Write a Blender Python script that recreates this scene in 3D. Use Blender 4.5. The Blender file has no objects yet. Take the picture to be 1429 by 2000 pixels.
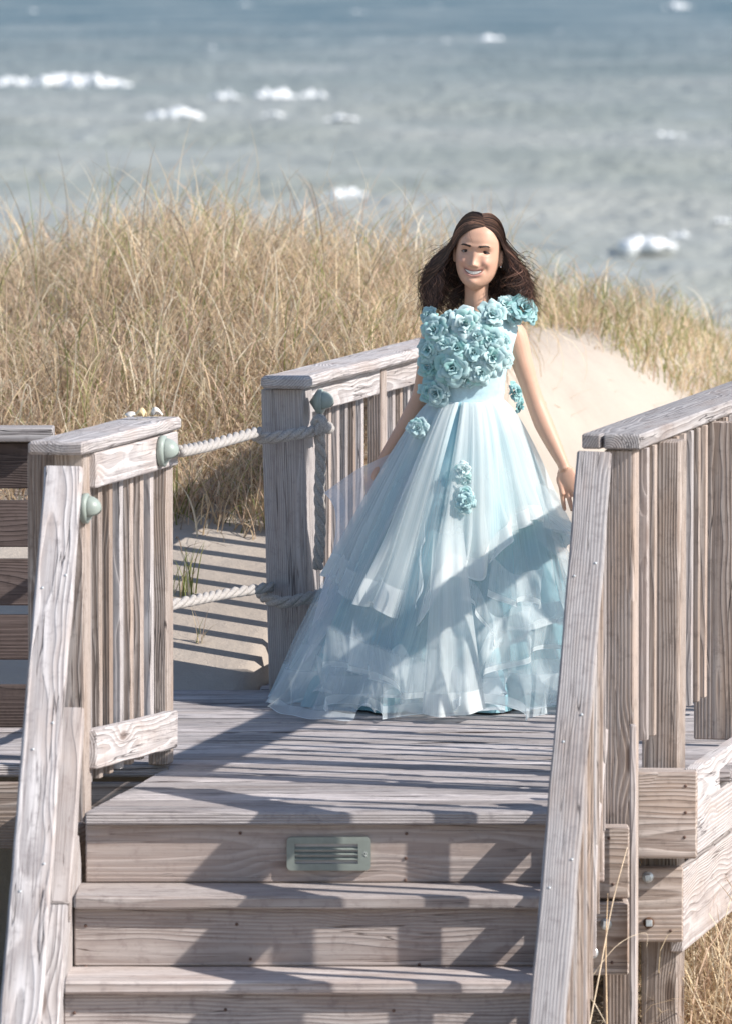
import bpy, bmesh, math, random
import numpy as np
from mathutils import Vector, Matrix, noise as mnoise

R = math.radians
random.seed(7)
rng = np.random.default_rng(11)
sc = bpy.context.scene

# ------------------------------------------------------------------ camera, sky, sun, exposure
CAM_Z = 2.38
FPX = 13780.0                      # focal length in photo pixels (photo 1429 x 2000)
PITCH = math.atan(1050 / FPX)
cam_d = bpy.data.cameras.new('camera')
cam = bpy.data.objects.new('camera', cam_d)
sc.collection.objects.link(cam)
sc.camera = cam
cam.location = (0, 0, CAM_Z)
cam.rotation_euler = (math.pi / 2 - PITCH, 0, 0)
cam_d.sensor_fit = 'VERTICAL'
cam_d.sensor_height = 36.0
cam_d.sensor_width = 36.0
cam_d.lens = 36.0 * FPX / 2000
cam_d.clip_start = 0.5
cam_d.clip_end = 30000
cam_d.dof.use_dof = True
cam_d.dof.focus_distance = 22.7
cam_d.dof.aperture_fstop = 7.0

SUN_AZ, SUN_EL = R(69), R(36.4)    # azimuth measured from "towards the camera", to the right
S = Vector((math.sin(SUN_AZ) * math.cos(SUN_EL), -math.cos(SUN_AZ) * math.cos(SUN_EL), math.sin(SUN_EL)))
world = bpy.data.worlds.new('World')
sc.world = world
world.use_nodes = True
wn = world.node_tree
bg = wn.nodes['Background']
sky = wn.nodes.new('ShaderNodeTexSky')
sky.sky_type = 'NISHITA'
sky.sun_disc = False
sky.sun_elevation = SUN_EL
sky.sun_rotation = math.atan2(S.x, S.y)
sky.air_density = 1.0
sky.dust_density = 0.6
sky.ozone_density = 1.3
wn.links.new(sky.outputs[0], bg.inputs[0])
bg.inputs[1].default_value = 0.122
sun_d = bpy.data.lights.new('sun', 'SUN')
sun_d.energy = 4.8
sun_d.angle = R(0.5)
sun_d.color = (1.0, 0.95, 0.89)
sun = bpy.data.objects.new('sun', sun_d)
sc.collection.objects.link(sun)
sun.rotation_euler = (-S).to_track_quat('-Z', 'Y').to_euler()
sc.view_settings.view_transform = 'Standard'
sc.view_settings.look = 'None'
sc.view_settings.gamma = 1
sc.view_settings.use_curve_mapping = False
sc.view_settings.exposure = 0.37
sc.cycles.use_denoising = True
sc.cycles.max_bounces = 8
sc.cycles.transparent_max_bounces = 32

# ------------------------------------------------------------------ photo measurements -> real points
CAM = Vector((0, 0, CAM_Z))
_f = Vector((0, math.cos(PITCH), -math.sin(PITCH)))
_u = Vector((0, math.sin(PITCH), math.cos(PITCH)))


def ray(px, py):
    return Vector((1, 0, 0)) * ((px - 714.5) / FPX) + _u * ((1000 - py) / FPX) + _f


def P(px, py, Y):
    d = ray(px, py)
    return CAM + d * (Y / d.y)


def G(px, py, z):
    d = ray(px, py)
    return CAM + d * ((z - CAM_Z) / d.z)


# ------------------------------------------------------------------ object helpers
WM = {}


def tag(o, label=None, cat=None, group=None, kind=None):
    if label: o['label'] = label
    if cat: o['category'] = cat
    if group: o['group'] = group
    if kind: o['kind'] = kind
    return o


def thing(name, label, cat, loc, group=None):
    o = bpy.data.objects.new(name, None)
    o.empty_display_size = 0.1
    sc.collection.objects.link(o)
    o.location = loc
    WM[o] = Matrix.Translation(Vector(loc))
    return tag(o, label, cat, group)


def link(name, me, M=None, parent=None, mat=None):
    M = M or Matrix.Identity(4)
    o = bpy.data.objects.new(name, me)
    sc.collection.objects.link(o)
    if parent is not None:
        o.parent = parent
        o.matrix_local = WM[parent].inverted() @ M
    else:
        o.matrix_local = M
    WM[o] = M.copy()
    if mat is not None and not me.materials:
        me.materials.append(mat)
    return o


def smooth(me, on=True):
    me.polygons.foreach_set('use_smooth', [on] * len(me.polygons))
    return me


def mesh_np(name, verts, quads, cols=None, uvs=None, sm=True, tris=None):
    verts = np.asarray(verts, dtype=np.float32).reshape(-1, 3)
    me = bpy.data.meshes.new(name)
    quads = np.asarray(quads, dtype=np.int32).reshape(-1, 4)
    nt = 0 if tris is None else len(tris)
    nq = len(quads)
    me.vertices.add(len(verts))
    me.vertices.foreach_set('co', verts.ravel())
    loops = quads.ravel()
    if nt:
        tris = np.asarray(tris, dtype=np.int32).reshape(-1, 3)
        loops = np.concatenate([loops, tris.ravel()])
    me.loops.add(len(loops))
    me.loops.foreach_set('vertex_index', loops)
    starts = np.arange(nq) * 4
    if nt:
        starts = np.concatenate([starts, nq * 4 + np.arange(nt) * 3])
    me.polygons.add(nq + nt)
    me.polygons.foreach_set('loop_start', starts.astype(np.int32))
    me.update(calc_edges=True)
    me.validate()
    if cols is not None:
        a = me.color_attributes.new('Col', 'FLOAT_COLOR', 'POINT')
        c = np.ones((len(verts), 4), np.float32)
        c[:, :3] = cols
        a.data.foreach_set('color', c.ravel())
    if uvs is not None:
        l = me.uv_layers.new(name='UVMap')
        l.data.foreach_set('uv', np.asarray(uvs, np.float32)[loops].ravel())
    smooth(me, sm)
    return me


def grid_quads(nu, nv, wrap_u=False):
    q = []
    for i in range(nu if wrap_u else nu - 1):
        for j in range(nv - 1):
            a = i * nv + j
            b = ((i + 1) % nu) * nv + j
            q.append((a, b, b + 1, a + 1))
    return q


def frame(a, b, wdir):
    X = (b - a).normalized()
    Y = (wdir - X * wdir.dot(X)).normalized()
    Z = X.cross(Y)
    M = Matrix((X, Y, Z)).transposed().to_4x4()
    M.translation = (a + b) / 2
    return M, (b - a).length


_cache = {}


def box_mesh(L, w, t, mat, bev=0.004, rough=0.0, seed=0):
    key = (round(L, 3), round(w, 4), round(t, 4), mat.name, bev, rough, seed)
    if key in _cache:
        return _cache[key]
    bm = bmesh.new()
    bmesh.ops.create_cube(bm, size=1)
    for v in bm.verts:
        v.co = Vector((v.co.x * L, v.co.y * w, v.co.z * t))
    if rough:
        n = max(4, int(L / 0.05))
        ed = [e for e in bm.edges if abs(e.verts[0].co.x - e.verts[1].co.x) > L * 0.5]
        bmesh.ops.subdivide_edges(bm, edges=ed, cuts=n)
    bmesh.ops.bevel(bm, geom=[e for e in bm.edges if len(e.link_faces) == 2 and e.calc_face_angle(0) > 0.5], offset=bev, segments=1, affect='EDGES', profile=0.6)
    if rough:
        off = Vector((seed * 3.1, seed * 1.7, 0))
        for v in bm.verts:
            nv = mnoise.noise_vector(Vector((v.co.x * 5, v.co.y * 14, v.co.z * 14)) + off)
            lo = mnoise.noise_vector(Vector((v.co.x * 1.1, 3.3, 0)) + off)
            v.co.y += rough * (nv.y + lo.y)
            v.co.z += rough * 0.6 * (nv.z + lo.z * 0.6)
    me = bpy.data.meshes.new('board')
    bm.to_mesh(me); bm.free()
    me.materials.append(mat)
    _cache[key] = me
    return me


def board(name, a, b, w, t, mat, parent, wdir=(0, 0, 1), bev=0.004, rough=0.0, seed=0):
    M, L = frame(Vector(a), Vector(b), Vector(wdir))
    return link(name, box_mesh(L, w, t, mat, bev, rough, seed), M, parent)


def prism(name, poly, t, mat, parent, M, bev=0.004):
    """poly: outline in local XY (counter-clockwise), extruded from -t/2 to t/2."""
    bm = bmesh.new()
    vs = [bm.verts.new((x, y, t / 2)) for x, y in poly]
    f = bm.faces.new(vs)
    r = bmesh.ops.extrude_face_region(bm, geom=[f])
    for v in r['geom']:
        if isinstance(v, bmesh.types.BMVert):
            v.co.z -= t
    bmesh.ops.recalc_face_normals(bm, faces=bm.faces)
    if bev:
        bmesh.ops.bevel(bm, geom=[e for e in bm.edges if e.calc_face_angle(0) > 0.5], offset=bev, segments=1, affect='EDGES')
    me = bpy.data.meshes.new(name)
    bm.to_mesh(me); bm.free()
    return link(name, me, M, parent, mat)


def tube_arrays(pts, rad, n=10, caps=True, squash=None):
    """closed tube with pole caps: returns verts, quads, tris."""
    pts = [Vector(p) for p in pts]
    if not hasattr(rad, '__len__'):
        rad = [rad] * len(pts)
    V, Q, T = [], [], []
    t0 = (pts[1] - pts[0]).normalized()
    ref = Vector((0, 0, 1)) if abs(t0.z) < 0.8 else Vector((1, 0, 0))
    u = (ref - t0 * ref.dot(t0)).normalized()
    for i, p in enumerate(pts):
        t = (pts[min(i + 1, len(pts) - 1)] - pts[max(i - 1, 0)]).normalized()
        u = (u - t * u.dot(t)).normalized()
        v = t.cross(u)
        for k in range(n):
            a = 2 * math.pi * k / n
            V.append(p + (u * math.cos(a) + v * math.sin(a)) * rad[i])
    for i in range(len(pts) - 1):
        for k in range(n):
            a = i * n + k; b = i * n + (k + 1) % n
            Q.append((a, b, b + n, a + n))
    if caps:
        s = len(V); V.append(pts[0] - t0 * rad[0] * 0.7)
        e = len(V); V.append(pts[-1] + (pts[-1] - pts[-2]).normalized() * rad[-1] * 0.7)
        m = (len(pts) - 1) * n
        for k in range(n):
            T.append((s, (k + 1) % n, k)); T.append((e, m + k, m + (k + 1) % n))
    return V, Q, T


class MB:
    def __init__(s): s.V, s.Q, s.T = [], [], []
    def add(s, V, Q, T=()):
        o = len(s.V)
        s.V += [tuple(v) for v in V]
        s.Q += [tuple(i + o for i in q) for q in Q]
        s.T += [tuple(i + o for i in t) for t in T]
    def tube(s, pts, rad, n=10, caps=True): s.add(*tube_arrays(pts, rad, n, caps))
    def mesh(s, name, sm=True): return mesh_np(name, s.V, s.Q if s.Q else np.zeros((0, 4)), sm=sm, tris=s.T if s.T else None)


def catmull(pts, n=8):
    pts = [Vector(p) for p in pts]
    out = []
    for i in range(len(pts) - 1):
        p0 = pts[max(i - 1, 0)]; p1 = pts[i]; p2 = pts[i + 1]; p3 = pts[min(i + 2, len(pts) - 1)]
        for k in range(n):
            t = k / n
            out.append(0.5 * ((2 * p1) + (p2 - p0) * t + (2 * p0 - 5 * p1 + 4 * p2 - p3) * t * t + (3 * p1 - p0 - 3 * p2 + p3) * t ** 3))
    out.append(pts[-1])
    return out


# ------------------------------------------------------------------ materials
class NT:
    def __init__(s, name):
        s.m = bpy.data.materials.new(name)
        s.m.use_nodes = True
        s.t = s.m.node_tree
        s.b = s.t.nodes['Principled BSDF']
        s.out = s.t.nodes['Material Output']
    def n(s, typ, **kw):
        nd = s.t.nodes.new(typ)
        for k, v in kw.items(): setattr(nd, k, v)
        return nd
    def l(s, a, b): s.t.links.new(a, b)
    def _in(s, sock, v):
        if hasattr(v, 'is_output') or isinstance(v, bpy.types.NodeSocket): s.l(v, sock)
        else: sock.default_value = v
    def math(s, op, a, b=0.0, c=None, clamp=False):
        nd = s.n('ShaderNodeMath', operation=op, use_clamp=clamp)
        s._in(nd.inputs[0], a); s._in(nd.inputs[1], b)
        if c is not None: s._in(nd.inputs[2], c)
        return nd.outputs[0]
    def comb(s, x, y, z):
        nd = s.n('ShaderNodeCombineXYZ')
        for i, v in enumerate((x, y, z)): s._in(nd.inputs[i], v)
        return nd.outputs[0]
    def noise(s, vec, scale, detail=3.0, rough=0.55, dist=0.0):
        nd = s.n('ShaderNodeTexNoise')
        s.l(vec, nd.inputs['Vector'])
        nd.inputs['Scale'].default_value = scale
        nd.inputs['Detail'].default_value = detail
        nd.inputs['Roughness'].default_value = rough
        nd.inputs['Distortion'].default_value = dist
        return nd.outputs['Fac']
    def mapr(s, v, a, b, c=0.0, d=1.0, smooth=True):
        nd = s.n('ShaderNodeMapRange', interpolation_type='SMOOTHSTEP' if smooth else 'LINEAR')
        nd.clamp = True if not smooth else nd.clamp
        s._in(nd.inputs[0], v)
        for i, x in enumerate((a, b, c, d)): s._in(nd.inputs[i + 1], x)
        return nd.outputs[0]
    def mix(s, f, a, b, mode='MIX'):
        nd = s.n('ShaderNodeMix', data_type='RGBA', blend_type=mode)
        s._in(nd.inputs[0], f)
        for sock, v in ((nd.inputs[6], a), (nd.inputs[7], b)):
            if isinstance(v, tuple): sock.default_value = (*v, 1)
            else: s.l(v, sock)
        return nd.outputs[2]
    def bump(s, h, strength, dist=0.004):
        nd = s.n('ShaderNodeBump')
        nd.inputs['Strength'].default_value = strength
        nd.inputs['Distance'].default_value = dist
        s.l(h, nd.inputs['Height'])
        s.l(nd.outputs[0], s.b.inputs['Normal'])


def mat_wood(name, light, mid, dark, brown, F=140.0, grain=1.0, bumps=0.7, bumpd=0.004, crackw=0.012, knots=0.62):
    s = NT(name)
    tc = s.n('ShaderNodeTexCoord')
    sx = s.n('ShaderNodeSeparateXYZ'); s.l(tc.outputs['Object'], sx.inputs[0])
    rnd = s.n('ShaderNodeObjectInfo').outputs['Random']
    x = s.math('ADD', sx.outputs[0], s.math('MULTIPLY', rnd, 37.0))
    r2 = s.math('FRACT', s.math('MULTIPLY', rnd, 17.37))
    r3 = s.math('FRACT', s.math('MULTIPLY', rnd, 7.91))
    y = s.math('ADD', sx.outputs[1], s.math('MULTIPLY', r2, 3.0))
    z = s.math('ADD', sx.outputs[2], s.math('MULTIPLY', r3, 3.0))
    W = s.noise(s.comb(s.math('MULTIPLY', x, 1.3), s.math('MULTIPLY', y, 5.0), s.math('MULTIPLY', z, 5.0)), 1.0, 2.0)
    # knots
    vo = s.n('ShaderNodeTexVoronoi', feature='F1')
    s.l(s.comb(s.math('MULTIPLY', x, 2.6), s.math('MULTIPLY', y, 8.0), s.math('MULTIPLY', z, 5.0)), vo.inputs['Vector'])
    vo.inputs['Scale'].default_value = 1.0
    vo.inputs['Randomness'].default_value = 0.9
    vc = s.n('ShaderNodeSeparateXYZ'); s.l(vo.outputs['Color'], vc.inputs[0])
    keep = s.math('GREATER_THAN', vc.outputs[0], knots)
    K = s.math('MULTIPLY', s.mapr(vo.outputs['Distance'], 0.5, 0.0), keep)
    core = s.math('MULTIPLY', s.mapr(vo.outputs['Distance'], 0.17, 0.10), keep)
    # growth rings round an axis that wanders beside the board
    cy = s.math('MULTIPLY', s.math('SUBTRACT', r2, 0.5), 0.16)
    cz = s.math('ADD', s.math('MULTIPLY', r3, 0.10), 0.025)
    yy = s.math('ADD', s.math('ADD', sx.outputs[1], cy), s.math('MULTIPLY', s.math('SUBTRACT', W, 0.5), 0.05))
    zz = s.math('ADD', s.math('ADD', sx.outputs[2], cz), s.math('MULTIPLY', s.math('SUBTRACT', W, 0.5), 0.03))
    rad = s.math('SQRT', s.math('ADD', s.math('MULTIPLY', yy, yy), s.math('MULTIPLY', zz, zz)))
    ph = s.math('ADD', s.math('MULTIPLY', rad, F), s.math('ADD', s.math('MULTIPLY', K, 2.4), s.math('MULTIPLY', W, 1.0)))
    fr = s.math('FRACT', ph)
    ring = s.math('MULTIPLY', s.mapr(fr, 0.0, 0.72, 0.0, 1.0), s.mapr(fr, 1.0, 0.86, 0.0, 1.0))
    fib = s.noise(s.comb(s.math('MULTIPLY', x, 4.0), s.math('MULTIPLY', y, 170.0), s.math('MULTIPLY', z, 170.0)), 1.0, 4.0, 0.65)
    big = s.noise(s.comb(s.math('MULTIPLY', x, 2.2), s.math('MULTIPLY', y, 9.0), s.math('MULTIPLY', z, 9.0)), 1.0, 4.0, 0.6)
    blot = s.noise(s.comb(x, y, z), 26.0, 5.0, 0.7)
    ck = s.noise(s.comb(s.math('MULTIPLY', x, 1.1), s.math('MULTIPLY', y, 34.0), s.math('MULTIPLY', z, 34.0)), 1.0, 2.0, 0.5)
    ckm = s.noise(s.comb(s.math('MULTIPLY', x, 3.0), s.math('MULTIPLY', y, 12.0), s.math('MULTIPLY', z, 12.0)), 1.0, 1.0, 0.5)
    crack = s.math('MULTIPLY', s.mapr(s.math('ABSOLUTE', s.math('SUBTRACT', ck, 0.5)), crackw, 0.0), s.mapr(ckm, 0.5, 0.6))
    ck2 = s.noise(s.comb(s.math('MULTIPLY', x, 1.6), s.math('MULTIPLY', y, 75.0), s.math('MULTIPLY', z, 75.0)), 1.0, 2.0, 0.5)
    ckm2 = s.noise(s.comb(s.math('MULTIPLY', x, 2.0), s.math('MULTIPLY', y, 20.0), s.math('MULTIPLY', z, 20.0)), 1.0, 2.0, 0.5)
    fine = s.math('MULTIPLY', s.mapr(s.math('ABSOLUTE', s.math('SUBTRACT', ck2, 0.5)), 0.03, 0.0), s.mapr(ckm2, 0.45, 0.58))
    dirt = s.noise(s.comb(s.math('MULTIPLY', x, 5.0), s.math('MULTIPLY', y, 11.0), s.math('MULTIPLY', z, 11.0)), 1.0, 6.0, 0.7)
    # colour
    g = s.math('ADD', s.math('MULTIPLY', ring, 0.70 * grain), s.math('MULTIPLY', s.mapr(fib, 0.42, 0.78), 0.55))
    c = s.mix(s.math('MINIMUM', g, 1.0), light, mid)
    c = s.mix(s.math('MULTIPLY', s.mapr(big, 0.45, 0.72), 0.62), c, brown)
    c = s.mix(s.math('MULTIPLY', s.mapr(blot, 0.50, 0.72), 0.5), c, dark)
    c = s.mix(s.math('MULTIPLY', s.mapr(dirt, 0.52, 0.75), 0.45), c, dark)
    c = s.mix(s.math('MULTIPLY', fine, 0.6), c, (dark[0] * 0.5, dark[1] * 0.48, dark[2] * 0.48))
    c = s.mix(s.math('MULTIPLY', K, 0.35), c, brown)
    c = s.mix(s.math('MULTIPLY', core, 0.75), c, (dark[0] * 0.62, dark[1] * 0.5, dark[2] * 0.42))
    c = s.mix(s.math('MULTIPLY', crack, 0.75), c, (0.05, 0.04, 0.04))
    r4 = s.math('FRACT', s.math('MULTIPLY', rnd, 53.3))
    c = s.mix(s.math('MULTIPLY', s.mapr(r4, 0.45, 1.0, 0.0, 1.0, False), 0.38), c, brown)
    tone = s.mapr(r3, 0.0, 1.0, 0.76, 1.12, False)
    c = s.mix(1.0, c, s.comb(tone, tone, tone), 'MULTIPLY')
    s.l(c, s.b.inputs['Base Color'])
    s.b.inputs['Roughness'].default_value = 0.88
    s.b.inputs['Specular IOR Level'].default_value = 0.2
    h = s.math('SUBTRACT', s.math('ADD', s.math('MULTIPLY', fib, 0.5), s.math('MULTIPLY', ring, -0.5)), s.math('MULTIPLY', crack, 1.6))
    s.bump(h, bumps, bumpd)
    return s.m


def mat_plain(name, col, rough=0.5, metal=0.0, var=0.15, scale=40.0, spec=0.4, bump=0.0):
    s = NT(name)
    tc = s.n('ShaderNodeTexCoord')
    nz = s.noise(tc.outputs['Object'], scale, 4.0)
    c = s.mix(s.mapr(nz, 0.3, 0.7), tuple(x * (1 - var) for x in col), tuple(min(1, x * (1 + var)) for x in col))
    s.l(c, s.b.inputs['Base Color'])
    s.b.inputs['Roughness'].default_value = rough
    s.b.inputs['Metallic'].default_value = metal
    s.b.inputs['Specular IOR Level'].default_value = spec
    if bump: s.bump(nz, bump, 0.003)
    return s.m


WOOD = mat_wood('weathered_grey_wood', (0.60, 0.565, 0.555), (0.33, 0.30, 0.295), (0.25, 0.22, 0.22), (0.42, 0.34, 0.30))
WOODDECK = mat_wood('weathered_deck_wood', (0.67, 0.62, 0.61), (0.38, 0.345, 0.345), (0.2, 0.18, 0.19), (0.36, 0.31, 0.29), F=160, bumps=1.0, bumpd=0.006, crackw=0.03, knots=0.8)
WOODTAN = mat_wood('weathered_tan_wood', (0.60, 0.52, 0.47), (0.31, 0.245, 0.21), (0.19, 0.15, 0.13), (0.40, 0.29, 0.22), F=125, grain=1.1)
WOODSTEP = mat_wood('weathered_step_wood', (0.68, 0.62, 0.59), (0.42, 0.355, 0.33), (0.26, 0.21, 0.20), (0.46, 0.36, 0.31), F=105, bumps=0.6)
WOODDARK = mat_wood('shade_toned_brown_wood', (0.15, 0.115, 0.105), (0.10, 0.074, 0.067), (0.06, 0.045, 0.04), (0.125, 0.09, 0.078))  # brown darkened so the fence fronts carry their shade in the colour
GREEN = mat_plain('sage_green_plastic', (0.31, 0.355, 0.32), 0.42, var=0.06)
GREYGREEN = mat_plain('grey_green_plastic', (0.26, 0.29, 0.26), 0.45, var=0.08)
LENS = mat_plain('frosted_lens', (0.55, 0.52, 0.53), 0.35, var=0.04)
STEEL = mat_plain('galvanised_steel', (0.62, 0.66, 0.68), 0.45, 0.75, var=0.2, scale=90)
RUST = mat_plain('rusty_steel', (0.13, 0.075, 0.05), 0.8, 0.3, var=0.4, scale=120)
NAIL = mat_plain('rusty_nail', (0.17, 0.11, 0.09), 0.7, 0.4, var=0.3, scale=200)
SHELL = mat_plain('bleached_shell', (0.80, 0.74, 0.66), 0.5, var=0.1, scale=60)
SHELLY = mat_plain('amber_shell', (0.80, 0.62, 0.36), 0.45, var=0.15, scale=60)


def mat_rope():
    s = NT('manila_rope')
    tc = s.n('ShaderNodeTexCoord')
    nz = s.noise(tc.outputs['Object'], 240.0, 4.0, 0.7)
    nb = s.noise(tc.outputs['Object'], 14.0, 3.0)
    c = s.mix(s.mapr(nz, 0.3, 0.7), (0.30, 0.27, 0.25), (0.58, 0.545, 0.51))
    c = s.mix(s.math('MULTIPLY', s.mapr(nb, 0.5, 0.75), 0.5), c, (0.36, 0.32, 0.28))
    s.l(c, s.b.inputs['Base Color'])
    s.b.inputs['Roughness'].default_value = 0.95
    s.bump(nz, 0.8, 0.004)
    return s.m


ROPE = mat_rope()


def mat_sand():
    s = NT('dune_sand')
    tc = s.n('ShaderNodeTexCoord')
    o = tc.outputs['Object']
    n1 = s.noise(o, 1.3, 5.0, 0.6)
    n2 = s.noise(o, 160.0, 3.0, 0.7)
    n3 = s.noise(o, 9.0, 4.0, 0.6)
    c = s.mix(s.mapr(n1, 0.3, 0.7), (0.47, 0.41, 0.35), (0.39, 0.335, 0.285))
    c = s.mix(s.math('MULTIPLY', s.mapr(n2, 0.5, 0.8), 0.25), c, (0.40, 0.34, 0.29))
    s.l(c, s.b.inputs['Base Color'])
    s.b.inputs['Roughness'].default_value = 0.95
    s.b.inputs['Specular IOR Level'].default_value = 0.15
    s.bump(s.math('ADD', s.math('MULTIPLY', n3, 1.0), s.math('MULTIPLY', n2, 0.15)), 0.5, 0.03)
    return s.m


def mat_blade(name, trans=0.3):
    s = NT(name)
    at = s.n('ShaderNodeAttribute', attribute_name='Col')
    s.l(at.outputs['Color'], s.b.inputs['Base Color'])
    s.b.inputs['Roughness'].default_value = 0.6
    s.b.inputs['Specular IOR Level'].default_value = 0.25
    tr = s.n('ShaderNodeBsdfTranslucent'); s.l(at.outputs['Color'], tr.inputs[0])
    mx = s.n('ShaderNodeMixShader'); mx.inputs[0].default_value = trans
    s.l(s.b.outputs[0], mx.inputs[1]); s.l(tr.outputs[0], mx.inputs[2]); s.l(mx.outputs[0], s.out.inputs[0])
    return s.m


def mat_sea():
    s = NT('sea_water')
    tc = s.n('ShaderNodeTexCoord')
    o = tc.outputs['Object']
    sx = s.n('ShaderNodeSeparateXYZ'); s.l(o, sx.inputs[0])
    d = s.mapr(s.math('LOGARITHM', sx.outputs[1], 10.0), 2.3, 3.15, 0.0, 1.0)
    st = s.comb(s.math('MULTIPLY', sx.outputs[0], 0.02), s.math('MULTIPLY', s.math('LOGARITHM', sx.outputs[1], 2.0), 4.0), 0.0)
    n1 = s.noise(st, 1.6, 5.0, 0.6)
    shoal = s.mix(s.mapr(n1, 0.35, 0.65), (0.295, 0.31, 0.272), (0.375, 0.38, 0.345))
    deep = s.mix(s.mapr(n1, 0.35, 0.65), (0.092, 0.15, 0.178), (0.205, 0.25, 0.262))
    c = s.mix(d, shoal, deep)
    st2 = s.comb(s.math('MULTIPLY', sx.outputs[0], 0.11), s.math('MULTIPLY', s.math('LOGARITHM', sx.outputs[1], 2.0), 14.0), 7.0)
    n2 = s.noise(st2, 1.0, 5.0, 0.65)
    c = s.mix(s.math('MULTIPLY', s.mapr(n2, 0.55, 0.75), 0.32), c, (0.58, 0.61, 0.60))
    s.l(c, s.b.inputs['Base Color'])
    s.b.inputs['Roughness'].default_value = 0.45
    s.b.inputs['IOR'].default_value = 1.33
    s.b.inputs['Specular IOR Level'].default_value = 0.25
    w = s.noise(o, 0.5, 4.0, 0.6)
    s.bump(w, 1.0, 0.8)
    return s.m


def mat_foam():
    s = NT('sea_foam')
    tc = s.n('ShaderNodeTexCoord')
    n = s.noise(tc.outputs['Object'], 3.0, 5.0, 0.7)
    c = s.mix(s.mapr(n, 0.3, 0.7), (0.72, 0.75, 0.76), (0.92, 0.92, 0.92))
    s.l(c, s.b.inputs['Base Color']); s.b.inputs['Roughness'].default_value = 0.9
    return s.m


# ------------------------------------------------------------------ terrain and sea
def sstep(a, b, x):
    t = np.clip((x - a) / (b - a), 0, 1)
    return t * t * (3 - 2 * t)


def hgt(x, y):
    x = np.asarray(x, float); y = np.asarray(y, float)
    low = -0.86 + 0.05 * np.sin(x * 1.7) * np.cos(y * 1.3)
    # left dune: rises straight behind the side deck
    left = np.where(y < 23.35, low + (-0.05 - low) * sstep(22.5, 23.35, y), -0.05 + 0.97 * np.tanh(np.clip(y - 23.35, 0, 9) * 0.36))
    left = left - 0.22 * sstep(-0.9, -2.6, x) * sstep(24, 29, y)
    right = low + (0.95 - low) * sstep(23.6, 31.0, y) ** 0.85
    right = right - 0.46 * sstep(0.85, 1.6, x) * sstep(25, 30.5, y)
    mid = low + (0.9 - low) * sstep(26.3, 30.8, y) - 0.36 * sstep(0.7, 1.75, x) * sstep(26, 30, y)
    ws = sstep(25.2, 27.2, y)
    wl = sstep(-0.29 - 0.26 * ws, -0.13 + 0.23 * ws, x - 0.2126 * (y - 23.3) + 0.15)
    wr = sstep(0.0, 0.7, x - 0.2126 * (y - 23.3) - 1.35)
    h = left * (1 - wl) + mid * wl
    h = h * (1 - wr) + right * wr
    h = h + (0.13 * np.exp(-((x + 0.72) / 0.62) ** 2) - 0.05 * sstep(-0.1, 0.6, x)) * sstep(25.5, 28.5, y)
    back = sstep(31.0, 60.0, y)
    h = h * (1 - back) + back * (-4.2)
    h = h - sstep(60, 110, y) * 2.2
    h = h - 0.5 * sstep(18.5, 12.0, y)
    h = h + 0.05 * np.sin(x * 0.9 + y * 0.5) * sstep(24, 28, y) + 0.02 * np.sin(x * 4.1 - y * 2.3) * sstep(24, 27, y)
    return h


xs = np.unique(np.concatenate([np.linspace(-60, -6, 28), np.linspace(-6, -3, 16), np.linspace(-3, 3, 121), np.linspace(3, 6, 16), np.linspace(6, 60, 28)]))
ys = np.unique(np.concatenate([np.linspace(-30, 18, 33), np.linspace(18, 33, 200), np.linspace(33, 130, 60)]))
X, Y = np.meshgrid(xs, ys, indexing='ij')
me = mesh_np('sand_dune_ground', np.stack([X, Y, hgt(X, Y)], -1).reshape(-1, 3), grid_quads(len(xs), len(ys)))
ground = tag(link('sand_ground', me, mat=mat_sand()), 'pale sand dune ground around and behind the boardwalk', None, kind='structure')

SEA_Z = -5.0
ny, nx = 420, 260
yy = 85 * (9000 / 85) ** (np.arange(ny) / (ny - 1))
uu = np.linspace(-0.55, 0.55, nx)
Xs = uu[:, None] * (yy[None, :] + 60)
Ys = np.broadcast_to(yy, Xs.shape)
Zs = np.zeros_like(Xs)
for (lx, ly, a, p) in ((0.05, 0.32, 0.30, 0.3), (-0.09, 0.23, 0.30, 1.9), (0.16, 0.41, 0.11, 4.1), (-0.25, 0.52, 0.08, 2.2), (0.02, 0.12, 0.28, 0.0)):
    Zs = Zs + a * np.sin(lx * Xs + ly * Ys + p + 0.8 * np.sin(0.03 * Xs + p)) * (1 - 0.7 * sstep(500, 1500, Ys))
me = mesh_np('sea', np.stack([Xs, Ys, SEA_Z + Zs], -1).reshape(-1, 3), grid_quads(nx, ny))
tag(link('sea', me, mat=mat_sea()), 'choppy grey green sea turning blue towards the horizon', None, kind='structure')


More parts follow.
